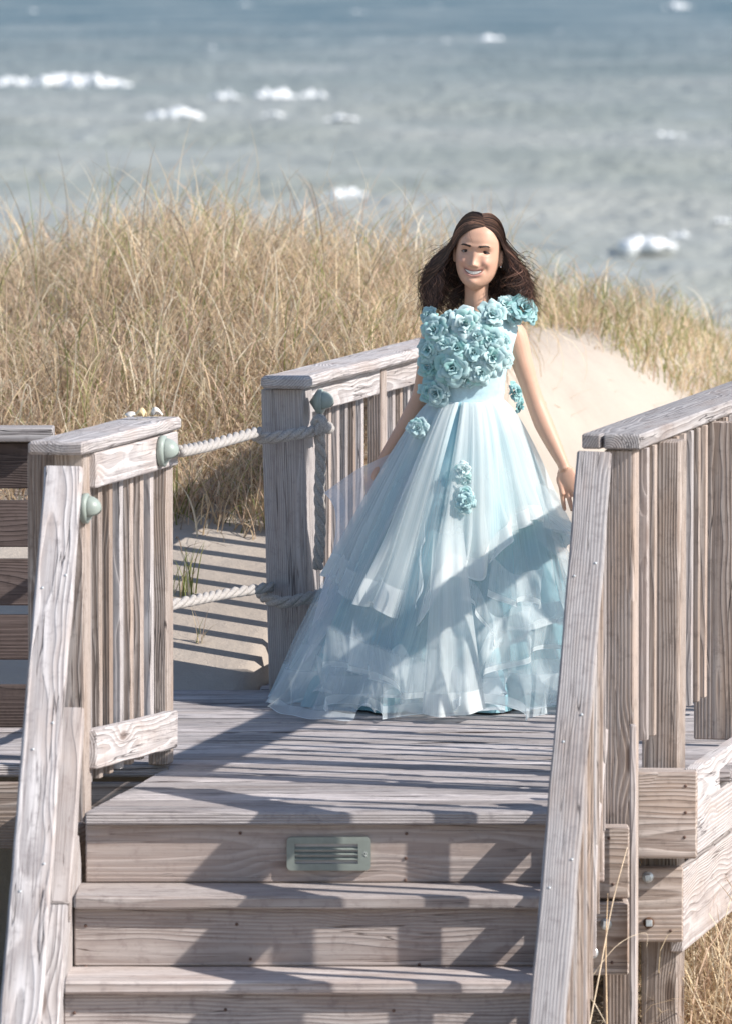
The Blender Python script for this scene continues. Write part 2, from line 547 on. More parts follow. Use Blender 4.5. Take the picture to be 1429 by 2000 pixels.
def foam_mesh(items):
    mb = MB()
    for (px, py, w, h) in items:
        c = G(px, py + h * 0.4, SEA_Z)
        sp = FPX / c.y
        if w > 33: w, h = w * 1.22, h * 1.2
        W, H = w * 1.12 / sp, max(h * 1.25 / sp, 0.15)
        nb = max(8, int(w / 2.6))
        for k in range(nb):
            t = random.uniform(-0.5, 0.5)
            e = 1 - (2 * t) ** 2 * 0.75
            ctr = Vector((c.x + t * W, c.y + random.uniform(-1, 1) * W * 0.25, SEA_Z + H * random.uniform(0.0, 0.28) * e))
            rx, rz = W * random.uniform(0.05, 0.16), H * random.uniform(0.10, 0.34) * e
            V, Q, T = [], [], []
            nu, nv = 10, 6
            for j in range(1, nv):
                b = math.pi * j / nv
                for i in range(nu):
                    a = 2 * math.pi * i / nu
                    dx = Vector((math.sin(b) * math.cos(a), math.sin(b) * math.sin(a), math.cos(b)))
                    q = 1 + 0.35 * mnoise.noise(dx * 2.3 + ctr)
                    V.append(ctr + Vector((dx.x * rx * q, dx.y * rx * q, dx.z * rz * q)))
            for j in range(nv - 2):
                for i in range(nu):
                    a0 = j * nu + i; b0 = j * nu + (i + 1) % nu
                    Q.append((a0, b0, b0 + nu, a0 + nu))
            s0 = len(V); V.append(ctr + Vector((0, 0, rz))); s1 = len(V); V.append(ctr - Vector((0, 0, rz)))
            for i in range(nu):
                T.append((s0, (i + 1) % nu, i)); m = (nv - 2) * nu
                T.append((s1, m + i, m + (i + 1) % nu))
            mb.add(V, Q, T)
    return mb.mesh('sea_foam')


caps = [(128, 155, 100, 38), (190, 158, 90, 36), (25, 158, 62, 30), (340, 221, 76, 28), (535, 186, 72, 32), (612, 182, 38, 24), (440, 184, 44, 20),
        (720, 196, 36, 24), (535, 222, 34, 14), (668, 230, 46, 14), (155, 86, 40, 18), (412, 92, 20, 14), (870, 78, 26, 18), (955, 74, 42, 18),
        (1320, 10, 40, 14), (675, 376, 58, 30), (1255, 470, 82, 40), (1325, 458, 36, 16), (1410, 426, 30, 22), (1245, 252, 40, 10), (1300, 262, 50, 12),
        (445, 214, 30, 14), (590, 150, 20, 6), (1090, 60, 24, 6), (30, 236, 24, 8), (1170, 500, 40, 10), (700, 22, 24, 6), (1250, 150, 26, 5), (300, 40, 20, 5), (1000, 215, 30, 5),
        (10, 340, 40, 6), (905, 300, 40, 5), (60, 20, 20, 6), (480, 8, 24, 6), (850, 12, 22, 5)]
for _ in range(90):
    side = random.choice((-1, 1))
    caps.append((714 + side * random.uniform(760, 3200), random.uniform(0, 520), random.uniform(25, 110), random.uniform(8, 34)))
tag(link('sea_foam', foam_mesh(caps), mat=mat_foam()), 'white crests of breaking waves scattered over the sea', 'waves', kind='stuff')

# ------------------------------------------------------------------ boardwalk: landing deck
TH = R(12.0)
AX = Vector((math.sin(TH), math.cos(TH), 0))      # direction the walkway runs
NR = Vector((math.cos(TH), -math.sin(TH), 0))     # to its right
UP = Vector((0, 0, 1))
EX = Vector((1, 0, 0))


def XL(y):
    if y < 21.19: return -0.802 + 0.185 * (y - 20.0)
    if y < 23.46: return -2.3
    return -0.40 + 0.2126 * (y - 23.3)


def XR(y):
    if y < 20.8: return 0.66
    return 0.86 + 0.2126 * (y - 20.4) + (0.10 if 21.0 < y < 22.3 else 0)


deck = thing('boardwalk_deck', 'weathered grey plank landing at the top of the stairs', 'deck', (0.1, 20.0, 0))
yv = 20.0
k = 0
while yv < 26.7:
    w = 0.142
    ym = yv + w / 2
    same = (yv < 21.19) == (yv + w < 21.19) and (yv < 23.46) == (yv + w < 23.46)
    l0, l1 = (XL(yv), XL(yv + w)) if same else (XL(ym), XL(ym))
    r0, r1 = XR(yv), XR(yv + w)
    if abs(r0 - r1) > 0.06: r0 = r1 = XR(ym)
    j = random.uniform(-0.006, 0.006)
    xm = (l0 + r0) / 2
    zt = random.uniform(-0.0025, 0.0015)
    M = Matrix.Translation((xm, ym, -0.019 + zt)) @ Matrix.Rotation(random.uniform(-0.012, 0.012), 4, 'X')
    o = prism('plank', [(l0 - xm, -w / 2), (r0 - xm + j, -w / 2), (r1 - xm + j, w / 2), (l1 - xm, w / 2)], 0.038, WOODDECK, deck, M, bev=0.006)
    yv += w + 0.008
    k += 1
for xj in (-0.1, 0.35):
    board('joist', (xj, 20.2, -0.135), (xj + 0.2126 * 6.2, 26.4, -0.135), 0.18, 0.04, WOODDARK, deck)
board('fascia_board', (-2.3, 21.16, -0.15), (-0.64, 21.16, -0.15), 0.2, 0.038, WOODTAN, deck)
board('fascia_board', (-0.84, 20.1, -0.15), (-0.64, 21.12, -0.15), 0.2, 0.038, WOODTAN, deck)
board('fascia_board', (-2.3, 23.49, -0.16), (-0.42, 23.49, -0.16), 0.2, 0.038, WOODTAN, deck)
for (x, y) in ((-1.9, 21.3), (-1.9, 23.3), (-0.5, 23.3), (0.2, 26.2), (1.75, 25.5)):
    board('support_post', (x, y, -1.6), (x, y, -0.06), 0.13, 0.13, WOODTAN, deck, wdir=NR)

# ------------------------------------------------------------------ stairs
RISE, RUN = 0.2035, 0.264
stairs = thing('wooden_stairs', 'grey wooden stairs going down from the landing towards the viewer', 'stairs', (0, 19.4, -0.9))
tl = [163, 140, 119, 98, 78, 58]


def tread_z(n): return -0.006 - RISE * n


def nail(p, d, parent, r=0.0048, mat=None):
    d = Vector(d).normalized()
    mb = MB()
    mb.tube([p - d * 0.004, p + d * 0.002, p + d * 0.0028], [r, r, r * 0.6], 8)
    return link('nail', mb.mesh('nail'), None, parent, mat or NAIL)


for n in range(1, 6):
    yf = 20.0 - RUN * n
    z = tread_z(n)
    xl = (tl[n] - 714.5) * yf / FPX
    board('tread', (xl, yf + 0.15, z - 0.019), (0.70 - 0.045 * n, yf + 0.15, z - 0.019), 0.30, 0.038, WOODSTEP, stairs, wdir=(0, 1, 0), bev=0.007, rough=0.0018, seed=n)
for n in range(0, 6):
    yr = 20.0 - RUN * n + 0.05
    zt = -0.04 if n == 0 else tread_z(n) - 0.039
    zb = tread_z(n + 1) + 0.001
    xl = (tl[n] + 2 - 714.5) * yr / FPX
    r = board('riser', (xl, yr, (zt + zb) / 2), (0.68 - 0.045 * n, yr, (zt + zb) / 2), zt - zb, 0.04, WOODSTEP, stairs)
    pts = {0: [(470, 1627), (793, 1628), (792, 1676), (791, 1719)], 1: [(168, 1808), (168, 1888), (463, 1805), (490, 1873), (818, 1884)], 2: [(146, 1978), (441, 1972), (768, 1974)]}.get(n, [])
    for (a, b) in pts:
        nail(P(a, b, yr - 0.021), (0, -1, 0), stairs)
slope = RISE / RUN
for xa, xb in ((-0.832, -0.93), (0.62, 0.36)):
    a = Vector((xa, 20.06, -0.17)); b = Vector((xb, 18.2, -0.17 - slope * 1.86))
    board('stringer', a, b, 0.27, 0.04, WOODTAN if xa > 0 else WOOD, stairs, wdir=UP)
for xs_, y0 in ((-0.95, 18.35), (0.44, 18.35)):
    board('support_post', (xs_, y0, -2.0), (xs_, y0, -1.3), 0.09, 0.09, WOODTAN, stairs)

# ------------------------------------------------------------------ stair handrails
def stair_rail(label, top, low, sub_side, posts, pick_x, pick_y, low_end):
    """top: (x0,y0,z0,x1,y1) centre line of the flat handrail."""
    x0, y0, z0, x1, y1, w = top
    t = thing('stair_railing', label, 'railing', (x0, y0, z0 - 1.0), 'sloping handrails of the stairs')
    a = Vector((x0, y0, z0)); b = Vector((x1, y1, z0 - slope * (y0 - y1)))
    board('handrail', a, b, w, 0.04, WOOD, t, wdir=EX, bev=0.006, rough=0.0035, seed=int(abs(x0) * 100))
    dn = Vector((0, 0, -0.085))
    side = Vector((sub_side, 0, 0))
    board('sub_rail', a + dn + side, b + dn + side, 0.09, 0.038, WOODTAN, t, wdir=UP)
    lx0, ly0, lz0, lx1, lw = low
    la = Vector((lx0, ly0, lz0)); lb = Vector((lx1, low_end, lz0 - slope * (ly0 - low_end)))
    m = la.lerp(lb, 0.33)
    e = (lb - la).normalized()
    board('lower_rail', la, m - e * 0.003, lw, 0.085, WOOD, t, wdir=EX, bev=0.005, rough=0.003, seed=3)
    board('lower_rail', m + e * 0.003 + Vector((-0.006, 0, 0)), lb + Vector((-0.006, 0, 0)), lw, 0.085, WOOD, t, wdir=EX, bev=0.005, rough=0.003, seed=4)
    y = y0 - pick_y
    i = 0
    while y > 18.3:
        f = (y0 - y) / (y0 - y1)
        xx = x0 + (x1 - x0) * f + pick_x
        zt = z0 - slope * (y0 - y) - 0.05
        zb = lz0 - slope * (ly0 - y) - 0.16
        board('baluster', (xx, y, zb), (xx, y, zt), 0.036, 0.036, WOODTAN if i % 3 else WOOD, t, wdir=EX, bev=0.002)
        y -= 0.132; i += 1
    for (x, yp, zb, zt) in posts:
        board('post', (x, yp, zb), (x, yp, zt), 0.085, 0.085, WOODTAN, t, wdir=NR)
    for f, s in ((0.18, 0.3), (0.2, -0.28), (0.41, 0.25), (0.45, -0.2), (0.62, 0.3), (0.66, -0.25)):
        c = a.lerp(b, f) + EX * s * w
        nrm = Vector((0, -slope, 1)).normalized()
        nail(c + nrm * 0.0215, nrm, t, r=0.0036, mat=STEEL)
    return t


stair_rail('sloping grey handrail down the left side of the stairs beside the plank fence',
           (-0.862, 20.06, 0.972, -0.912, 18.0, 0.108), (-0.836, 20.10, 0.26, -0.885, 0.062), -0.03,
           [(-0.93, 18.2, -2.0, -0.55)], -0.035, 0.16, 18.2)
stair_rail('sloping grey handrail down the right side of the stairs beside the bolted beams',
           (0.651, 20.12, 1.010, 0.442, 18.0, 0.098), (0.672, 20.10, 0.20, 0.462, 0.040), 0.012,
           [(0.47, 18.2, -2.0, -0.55)], 0.026, 0.14, 18.2)

# ------------------------------------------------------------------ railings along the walkway
def along(p, d, z=None):
    q = Vector(p) + AX * d
    if z is not None: q.z = z
    return q


# left railing at the top of the stairs
lr = thing('deck_railing', 'short grey railing with shells on its flat cap, left at the top of the stairs', 'railing', (-0.79, 20.2, 0), 'railings of the boardwalk')
c0 = Vector((-0.884, 20.08, 1.031))
board('cap_rail', c0, along(c0, 1.19), 0.166, 0.038, WOOD, lr, wdir=NR, bev=0.008, rough=0.003, seed=21)
f0 = Vector((-0.790, 20.24, 0))
board('top_rail', along(f0, 0.0, 0.957), along(f0, 1.0, 0.957), 0.10, 0.036, WOOD, lr, wdir=UP, rough=0.002, seed=22)
board('bottom_rail', along(f0, -0.01, 0.152), along(f0, 0.99, 0.105), 0.112, 0.036, WOOD, lr, wdir=UP, rough=0.003, seed=23)
board('post', (-0.842, 20.22, -0.9), (-0.842, 20.22, 1.010), 0.086, 0.086, WOODTAN, lr, wdir=NR)
board('post', (-0.925, 20.34, -0.9), (-0.925, 20.34, 1.010), 0.086, 0.086, WOODTAN, lr, wdir=NR)
e0 = along(f0, 0.985) + NR * -0.034
board('post', (e0.x, e0.y, 0.001), (e0.x, e0.y, 1.010), 0.058, 0.088, WOODTAN, lr, wdir=NR)
for i in range(7):
    q = along(f0, 0.075 + i * 0.126) - NR * 0.042
    board('baluster', (q.x, q.y, 0.045), (q.x, q.y, 1.010), 0.040, 0.040, (WOOD, WOODTAN, WOODTAN)[i % 3], lr, wdir=NR, bev=0.002)

# back railing beyond the roped gap
br = thing('deck_railing', 'grey railing running back behind the person, square post wrapped with rope', 'railing', (-0.27, 23.4, 0), 'railings of the boardwalk')
c0 = Vector((-0.272, 23.33, 1.031))
board('cap_rail', c0, along(c0, 3.3), 0.158, 0.040, WOOD, br, wdir=NR, bev=0.010, rough=0.003, seed=31)
board('post', P(575, 1362, 23.46), P(560, 757, 23.46), 0.142, 0.142, WOOD, br, wdir=NR, rough=0.002, seed=33)
f0 = Vector((-0.212, 23.50, 0))
board('top_rail', along(f0, 0.02, 0.963), along(f0, 1.16, 0.963), 0.094, 0.036, WOOD, br, wdir=UP, rough=0.002, seed=32)
board('top_rail', along(f0, 1.25, 0.963), along(f0, 3.1, 0.963), 0.094, 0.036, WOOD, br, wdir=UP, rough=0.002, seed=34)
q = along(f0, 1.205)
board('post', (q.x, q.y, 0.001), (q.x, q.y, 1.0095), 0.05, 0.084, WOODTAN, br, wdir=NR)
board('bottom_rail', along(f0, 0.05, 0.12), along(f0, 3.1, 0.12), 0.10, 0.036, WOOD, br, wdir=UP)
for i in range(23):
    if i == 9: continue
    q = along(f0, 0.02 + i * 0.132) - NR * 0.042
    board('baluster', (q.x, q.y, 0.05), (q.x, q.y, 1.009), 0.038, 0.038, (WOOD, WOODTAN, WOOD)[i % 3], br, wdir=NR, bev=0.002)

# right railing
rr = thing('deck_railing', 'grey railing rising at the right with a deep crack in the cap end', 'railing', (0.75, 20.4, 0), 'railings of the boardwalk')
c0 = Vector((0.708, 20.38, 1.031))
Lc, wc = 4.4, 0.172
ky = wc * (0.5 - 0.345)
poly = [(0, -wc / 2), (Lc, -wc / 2), (Lc, wc / 2), (0, wc / 2), (0, ky + 0.0045), (0.05, ky + 0.002), (0.05, ky - 0.002), (0, ky - 0.0045)]
M = Matrix((AX, -NR, UP)).transposed().to_4x4()
M.translation = c0
prism('cap_rail', poly, 0.044, WOOD, rr, M, bev=0.005)
board('post', (0.742, 20.44, -1.6), (0.742, 20.44, 1.006), 0.088, 0.088, WOODTAN, rr, wdir=NR, rough=0.001, seed=5)
pb = P(1296, 1200, 20.84)
board('post', (pb.x, pb.y, -1.6), (pb.x, pb.y, 1.006), 0.108, 0.135, WOODTAN, rr, wdir=NR, rough=0.001, seed=6)
r0 = Vector((0.805, 20.50, 0))
for i in range(30):
    d = 0.0 + i * 0.132
    q = along(r0, d)
    if abs(d - 0.30) < 0.07 or abs(d - 1.25) < 0.08 or abs(d - 2.5) < 0.06: continue
    zb = 0.15 if i < 3 else 0.17
    wb = 0.034 if d < 1.9 else 0.062  # far balusters, out of view, widened to shade the lower skirt
    board('baluster', (q.x, q.y, zb), (q.x, q.y, 1.006), wb, wb if d < 1.9 else 0.036, (WOOD, WOODTAN, WOODTAN)[i % 3], rr, wdir=NR if d < 1.9 else AX, bev=0.002)
pc = along(r0, 1.25) + NR * 0.02
board('post', (pc.x, pc.y, 0.02), (pc.x, pc.y, 1.006), 0.14, 0.036, WOODTAN, rr, wdir=NR)
pd = along(r0, 2.5)
board('post', (pd.x, pd.y, 0.02), (pd.x, pd.y, 1.006), 0.09, 0.09, WOODTAN, rr, wdir=NR)
# beams under the right railing
bl = thing('bolted_beams', 'stacked beam ends with square bolts under the right railing', 'beams', (0.85, 20.6, -0.6))


def face(name, x0, y0, x1, y1, D, th, mat, parent, **kw):
    a = P(x0, (y0 + y1) / 2, D + th / 2); b = P(x1, (y0 + y1) / 2, D + th / 2)
    h = (y1 - y0) * D / FPX
    return board(name, a, b, h, th, mat, parent, wdir=UP, **kw)


face('beam_end', 1241, 1503, 1359, 1674, 20.60, 0.12, WOODTAN, bl, bev=0.006, rough=0.0015, seed=41)
face('beam_end', 1236, 1692, 1332, 1838, 20.69, 0.07, WOODTAN, bl, bev=0.004)
face('beam_end', 1150, 1612, 1227, 1752, 20.26, 0.10, WOODTAN, bl, bev=0.005)
face('beam_end', 1141, 1757, 1226, 1900, 20.24, 0.12, WOODTAN, bl, bev=0.005)
for (x0, y0, x1, y1, D) in ((1362, 1500, 1362, 1668, 20.66), (1334, 1700, 1334, 1860, 20.74)):
    t0 = P(x0, y0, D); t1 = P(x1, y1, D)
    a = Vector((t0.x - 0.02, D, (t0.z + t1.z) / 2))
    board('rim_beam', a, along(a, 5.0), t0.z - t1.z, 0.04, WOOD, bl, wdir=UP)
board('cleat', P(1235, 2080, 20.215), P(1235, 1415, 20.215), 12 * 20.2 / FPX, 0.035, WOOD, bl, wdir=EX, bev=0.003)


def bolt(px, py, D, mat_w):
    c = P(px, py, D)
    mb = MB()
    mb.tube([c, c - Vector((0, 0.004, 0))], [0.0165, 0.0165], 20)
    w = link('bolt', mb.mesh('washer', False), None, bl, mat_w)
    bm = bmesh.new(); bmesh.ops.create_cube(bm, size=1)
    for v in bm.verts: v.co = Vector((v.co.x * 0.019, v.co.y * 0.016, v.co.z * 0.019))
    bmesh.ops.bevel(bm, geom=bm.edges[:], offset=0.0015, segments=1, affect='EDGES')
    me = bpy.data.meshes.new('bolt_head'); bm.to_mesh(me); bm.free()
    link('bolt_head', me, Matrix.Translation(c - Vector((0, 0.012, 0))) @ Matrix.Rotation(random.uniform(-0.4, 0.4), 4, 'Y'), w, STEEL)


for (px, py, D, m) in ((1182, 1805, 20.238, STEEL), (1156, 1861, 20.238, STEEL), (1264, 1713, 20.688, STEEL), (1266, 1802, 20.688, RUST)):
    bolt(px, py, D, m)
for (px, py, D) in ((1338, 1535, 20.60), (1338, 1587, 20.60), (1336, 1635, 20.60), (1188, 1637, 20.26), (1196, 1727, 20.26), (1194, 1880, 20.24), (1309, 1818, 20.69)):
    nail(P(px, py, D), (0, -1, 0), bl)
nail(P(1264, 1812, 20.687), (0, -1, 0), bl, r=0.004)

# plank fence at the far left
pf = thing('plank_fence', 'brown fence of wide horizontal boards with painted in shade at the left edge', 'fence', (-1.4, 22.25, 0))
DF = 22.25


def frow(name, y0, y1, th, mat, px_r=104, dy=0.0):
    z0 = CAM_Z - (y0 + 50) * DF / FPX; z1 = CAM_Z - (y1 + 50) * DF / FPX
    xr = (px_r - 714.5) * DF / FPX
    return board(name, (-2.25, DF + th / 2 + dy, (z0 + z1) / 2), (xr, DF + th / 2 + dy, (z0 + z1) / 2), abs(z0 - z1), th, mat, pf, wdir=UP)


frow('cap_rail', 833, 860, 0.15, WOOD, dy=-0.06)
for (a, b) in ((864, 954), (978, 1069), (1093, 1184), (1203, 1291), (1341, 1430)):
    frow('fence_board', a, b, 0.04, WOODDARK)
for px in (98, -180, -420):
    x = (px - 714.5) * DF / FPX
    board('post', (x, DF + 0.09, 0.0), (x, DF + 0.09, 0.90), 0.088, 0.088, WOODTAN, pf)

# ------------------------------------------------------------------ deck lights
def deck_light(label, c, ax, r):
    ax = Vector(ax).normalized()
    t = thing('deck_light', label, 'light', c, 'small round deck lights')
    mb = MB()
    mb.tube([c, c + ax * r * 0.28, c + ax * r * 0.34], [r, r, r * 0.88], 28)
    link('base_plate', mb.mesh('base'), None, t, GREEN)
    # half-dome hood: upper part of an ellipsoid, open below
    V, Q = [], []
    nu, nv = 20, 9
    v_ = ax.cross(UP).normalized()
    o = c + ax * r * 0.32
    for i in range(nu):
        a = math.pi * (-0.22 + 1.44 * i / (nu - 1))
        for j in range(nv):
            b = math.pi / 2 * j / (nv - 1)
            rr_ = r * 0.74
            V.append(o + (v_ * math.cos(a) + UP * math.sin(a)) * rr_ * math.cos(b) + ax * rr_ * 1.05 * math.sin(b))
    h = link('hood', mesh_np('hood', V, grid_quads(nu, nv)), None, t, GREEN)
    m = h.modifiers.new('thick', 'SOLIDIFY'); m.thickness = 0.004
    mb = MB()
    mb.tube([o, o + ax * r * 0.3, o + ax * r * 0.45], [r * 0.5, r * 0.45, r * 0.2], 16)
    link('bulb', mb.mesh('bulb'), None, t, LENS)
    return t


pA = P(314.5, 881, 20.98)
deck_light('green dome light at the end of the shell topped railing beside the rope', pA, NR, 0.047)
pB = P(164, 993, 20.17)
deck_light('green dome light beside the left sloping handrail', pB, NR, 0.044)
pC = P(622, 785, 23.42)
deck_light('green dome light on the rope wrapped post, just under the cap', pC, NR, 0.044)

# louvred step light on the first riser
DS = 20.0 + 0.05 - 0.021
c = P(641.5, 1666.5, DS)
sl = thing('step_light', 'rectangular grey louvred light set in the top riser', 'light', c)
W2, H2 = 163 * DS / FPX / 2, 66 * DS / FPX / 2


def rrect(w, h, r, n=5):
    out = []
    for cx, cz, a0 in ((w - r, h - r, 0), (-w + r, h - r, 90), (-w + r, -h + r, 180), (w - r, -h + r, 270)):
        for k in range(n):
            a = R(a0 + 90 * k / (n - 1))
            out.append((cx + r * math.cos(a), cz + r * math.sin(a)))
    return out


def ring_plate(outer, inner, y0, y1):
    """frame with hole: outer/inner outlines of the same count, front at y0, back at y1."""
    n = len(outer)
    V = [Vector((x, y0, z)) for x, z in outer] + [Vector((x, y0, z)) for x, z in inner] + [Vector((x, y1, z)) for x, z in outer] + [Vector((x, y1, z)) for x, z in inner]
    Q = []
    for i in range(n):
        j = (i + 1) % n
        Q += [(i, i + n, j + n, j), (i, j, j + 2 * n, i + 2 * n), (i + n, i + 3 * n, j + 3 * n, j + n)]
    return V, Q


iw, ih = W2 * 0.76, H2 * 0.60
ox = -W2 * 0.045
outer = rrect(W2, H2, 0.013)
inner = [(x * 1.0 + ox, z) for x, z in rrect(iw, ih, 0.002)]
MS = Matrix.Translation(c)
V, Q = ring_plate(outer, inner, -0.016, 0.0)
link('face_plate', mesh_np('face_plate', V, Q, sm=False), MS, sl, GREYGREEN)
bk = board('lens', c + Vector((ox - iw, -0.002, 0)), c + Vector((ox + iw, -0.002, 0)), ih * 2, 0.003, LENS, sl, wdir=UP, bev=0.0005)
for i in range(3):
    z = ih * (0.52 - 0.50 * i)
    board('louvre', c + Vector((ox - iw, -0.009, z)), c + Vector((ox + iw, -0.009, z)), 0.015, 0.003, GREYGREEN, sl, wdir=(0, -1, -0.55), bev=0.0006)
mb = MB()
pts = []
for i in range(14):
    a = R(200 - 330 * i / 13)
    pts.append(c + Vector((W2 * 0.885 + 0.0042 * math.cos(a) - 0.001, -0.0168, 0.0005 + 0.0042 * math.sin(a))))
pts += [c + Vector((W2 * 0.885 + 0.0034, -0.0168, -0.007))]
mb.tube(pts, 0.0009, 6)
link('emblem', mb.mesh('emblem'), None, sl, mat_plain('pale_paint', (0.55, 0.57, 0.54), 0.5, var=0.03))

# ------------------------------------------------------------------ ropes
def rope_mesh(path, r, pitch=0.125):
    path = catmull(path, 10)
    L = [0.0]
    for i in range(1, len(path)): L.append(L[-1] + (path[i] - path[i - 1]).length)
    n = max(8, int(L[-1] / 0.009))
    pts = []
    j = 0
    for i in range(n + 1):
        s_ = L[-1] * i / n
        while j < len(L) - 2 and L[j + 1] < s_: j += 1
        f = (s_ - L[j]) / max(1e-6, L[j + 1] - L[j])
        pts.append(path[j].lerp(path[j + 1], min(1, f)))
    mb = MB()
    u = None
    fr = []
    for i, p in enumerate(pts):
        t = (pts[min(i + 1, n)] - pts[max(i - 1, 0)]).normalized()
        if u is None:
            ref = UP if abs(t.z) < 0.8 else EX
            u = (ref - t * ref.dot(t)).normalized()
        u = (u - t * u.dot(t)).normalized()
        fr.append((u.copy(), t.cross(u)))
    for k in range(3):
        q = []
        for i, p in enumerate(pts):
            a = 2 * math.pi * (k / 3 - L[-1] * i / n / pitch)
            q.append(p + (fr[i][0] * math.cos(a) + fr[i][1] * math.sin(a)) * r * 0.5)
        mb.tube(q, r * 0.56, 8)
    return mb.mesh('rope')


rp = thing('rope_barrier', 'thick twisted rope pair closing the gap between the left railing and the square post', 'rope', P(520, 860, 23.3))
ra = pA + AX * 0.12 + NR * 0.03 - UP * 0.008
path = [ra, P(400, 872, 21.9), P(450, 858, 22.6), P(505, 843, 23.36), P(500, 853, 23.31), P(520, 856, 23.29), P(560, 851, 23.30), P(610, 842, 23.33), P(634, 835, 23.40), P(642, 836, 23.5)]
link('upper_rope', rope_mesh(path[:4], 0.0185, 0.5), None, rp, ROPE)
link('wrapped_rope', rope_mesh(path[4:], 0.0205), None, rp, ROPE)
mb = MB()
link('rope_knot', rope_mesh([P(618, 846, 23.33), P(630, 828, 23.32), P(624, 818, 23.33), P(617, 828, 23.34), P(628, 845, 23.33)], 0.0185), None, rp, ROPE)
link('hanging_rope', rope_mesh([P(623, 845, 23.35), P(627, 900, 23.36), P(624, 960, 23.36), P(626, 1030, 23.36), P(621, 1110, 23.36)], 0.0185), None, rp, ROPE)
link('lower_rope', rope_mesh([P(322, 1184, 21.3), P(370, 1174, 21.7), P(440, 1160, 22.6), P(530, 1146, 23.42)], 0.0175, 0.5), None, rp, ROPE)
link('wrapped_rope', rope_mesh([P(512, 1160, 23.36), P(528, 1172, 23.30), P(560, 1176, 23.29), P(610, 1166, 23.33), P(640, 1158, 23.45)], 0.0205), None, rp, ROPE)

# ------------------------------------------------------------------ shells on the left cap
def shell(label, px, py, D, a, b, hgt_, mat, tw):
    V, Q = [], []
    nu, nv = 9, 15
    for i in range(nu):
        for j in range(nv):
            s_ = i / (nu - 1); an = -1.1 + 2.2 * j / (nv - 1)
            rr_ = s_ * (1 + 0.04 * math.cos(an * 16))
            V.append(Vector((a * rr_ * math.sin(an), b * rr_ * math.cos(an) - b * 0.4, hgt_ * (1 - (2 * s_ - 0.9) ** 2) * math.cos(an * 0.9) + 0.003)))
    M = Matrix.Translation(P(px, py, D)) @ Matrix.Rotation(tw, 4, 'Z') @ Matrix.Rotation(R(18), 4, 'X')
    o = link('shell', mesh_np('shell', V, grid_quads(nu, nv)), M, None, mat)
    md = o.modifiers.new('thick', 'SOLIDIFY'); md.thickness = 0.003; md.offset = 0
    tag(o, label, 'shell', 'shells lying on the railing cap')


zc = 1.0525


def on_cap(px, D):
    p = P(px, 820, D); 
    return p.x


for (lb, px, D, a, b, h, m, tw) in (('flat white shell piece left of the amber shell', 259, 21.10, 0.017, 0.032, 0.010, SHELL, 1.3), ('amber yellow scallop shell standing between two white shells', 276, 21.10, 0.017, 0.030, 0.020, SHELLY, 0.5), ('rounded white shell at the end corner of the railing cap', 306, 21.18, 0.018, 0.026, 0.018, SHELL, -0.6)):
    pp = P(px, 815, D)
    py = 1000 - (math.tan(math.atan((zc + 0.004 - CAM_Z) / D) + PITCH)) * FPX
    shell(lb, px, py, D, a * 1.3, b * 1.2, h * 1.3, m, tw)

# ------------------------------------------------------------------ grasses
BLADE = mat_blade('dry_grass_blades', 0.42)


def blades_mesh(roots, length, az, lean, curl, width, cols, segs=7, sway=0.0):
    n = len(roots)
    V = np.zeros((n, segs + 1, 2, 3), np.float32)
    pos = roots.astype(np.float64).copy()
    ex = rng.choice([0.9, 1.3, 2.2, 2.6], n)
    ca, sa = np.cos(az), np.sin(az)
    tw = az + math.pi / 2 + rng.uniform(-0.9, 0.9, n)
    wx, wy = np.cos(tw), np.sin(tw)
    az2 = az.copy()
    for k in range(segs + 1):
        s_ = k / segs
        wd = width * (1 - s_) ** 0.6 * 0.5 + 0.0002
        V[:, k, 0] = pos + np.stack([wx * wd, wy * wd, np.zeros(n)], -1)
        V[:, k, 1] = pos - np.stack([wx * wd, wy * wd, np.zeros(n)], -1)
        th = lean + curl * np.minimum(1.0, s_ + 0.5 / segs) ** ex
        az2 = az2 + sway / segs
        pos = pos + (length / segs)[:, None] * np.stack([np.sin(th) * np.cos(az2), np.sin(th) * np.sin(az2), np.cos(th)], -1)
    V = V.reshape(-1, 3)
    base = (np.arange(n) * (segs + 1) * 2)[:, None]
    kk = np.arange(segs)[None, :] * 2
    q = np.stack([base + kk, base + kk + 1, base + kk + 3, base + kk + 2], -1).reshape(-1, 4)
    C = np.repeat(cols[:, None, :], (segs + 1) * 2, axis=1).reshape(-1, 3)
    return mesh_np('grass', V, q, cols=C, sm=True)


STRAW = np.array([[0.76, 0.60, 0.39], [0.83, 0.69, 0.48], [0.66, 0.50, 0.32], [0.85, 0.76, 0.59], [0.72, 0.53, 0.39], [0.46, 0.34, 0.24]])
GRN = np.array([[0.22, 0.25, 0.08], [0.32, 0.33, 0.12], [0.40, 0.40, 0.17]])


def pick(n, green=0.16, clump=None):
    c = STRAW[rng.integers(0, len(STRAW), n)]
    g = rng.random(n) < (green if clump is None else green * clump)
    c[g] = GRN[rng.integers(0, len(GRN), g.sum())]
    return c * rng.uniform(0.75, 1.2, (n, 1))


def scatter_clumps(n, x0, x1, y0, y1, nclump, spread):
    cx = rng.uniform(x0, x1, nclump); cy = rng.uniform(y0, y1, nclump)
    i = rng.integers(0, nclump, n)
    f = rng.random(n) < 0.65
    x = np.where(f, cx[i] + rng.normal(0, spread, n), rng.uniform(x0, x1, n))
    y = np.where(f, cy[i] + rng.normal(0, spread, n), rng.uniform(y0, y1, n))
    return x, y, i


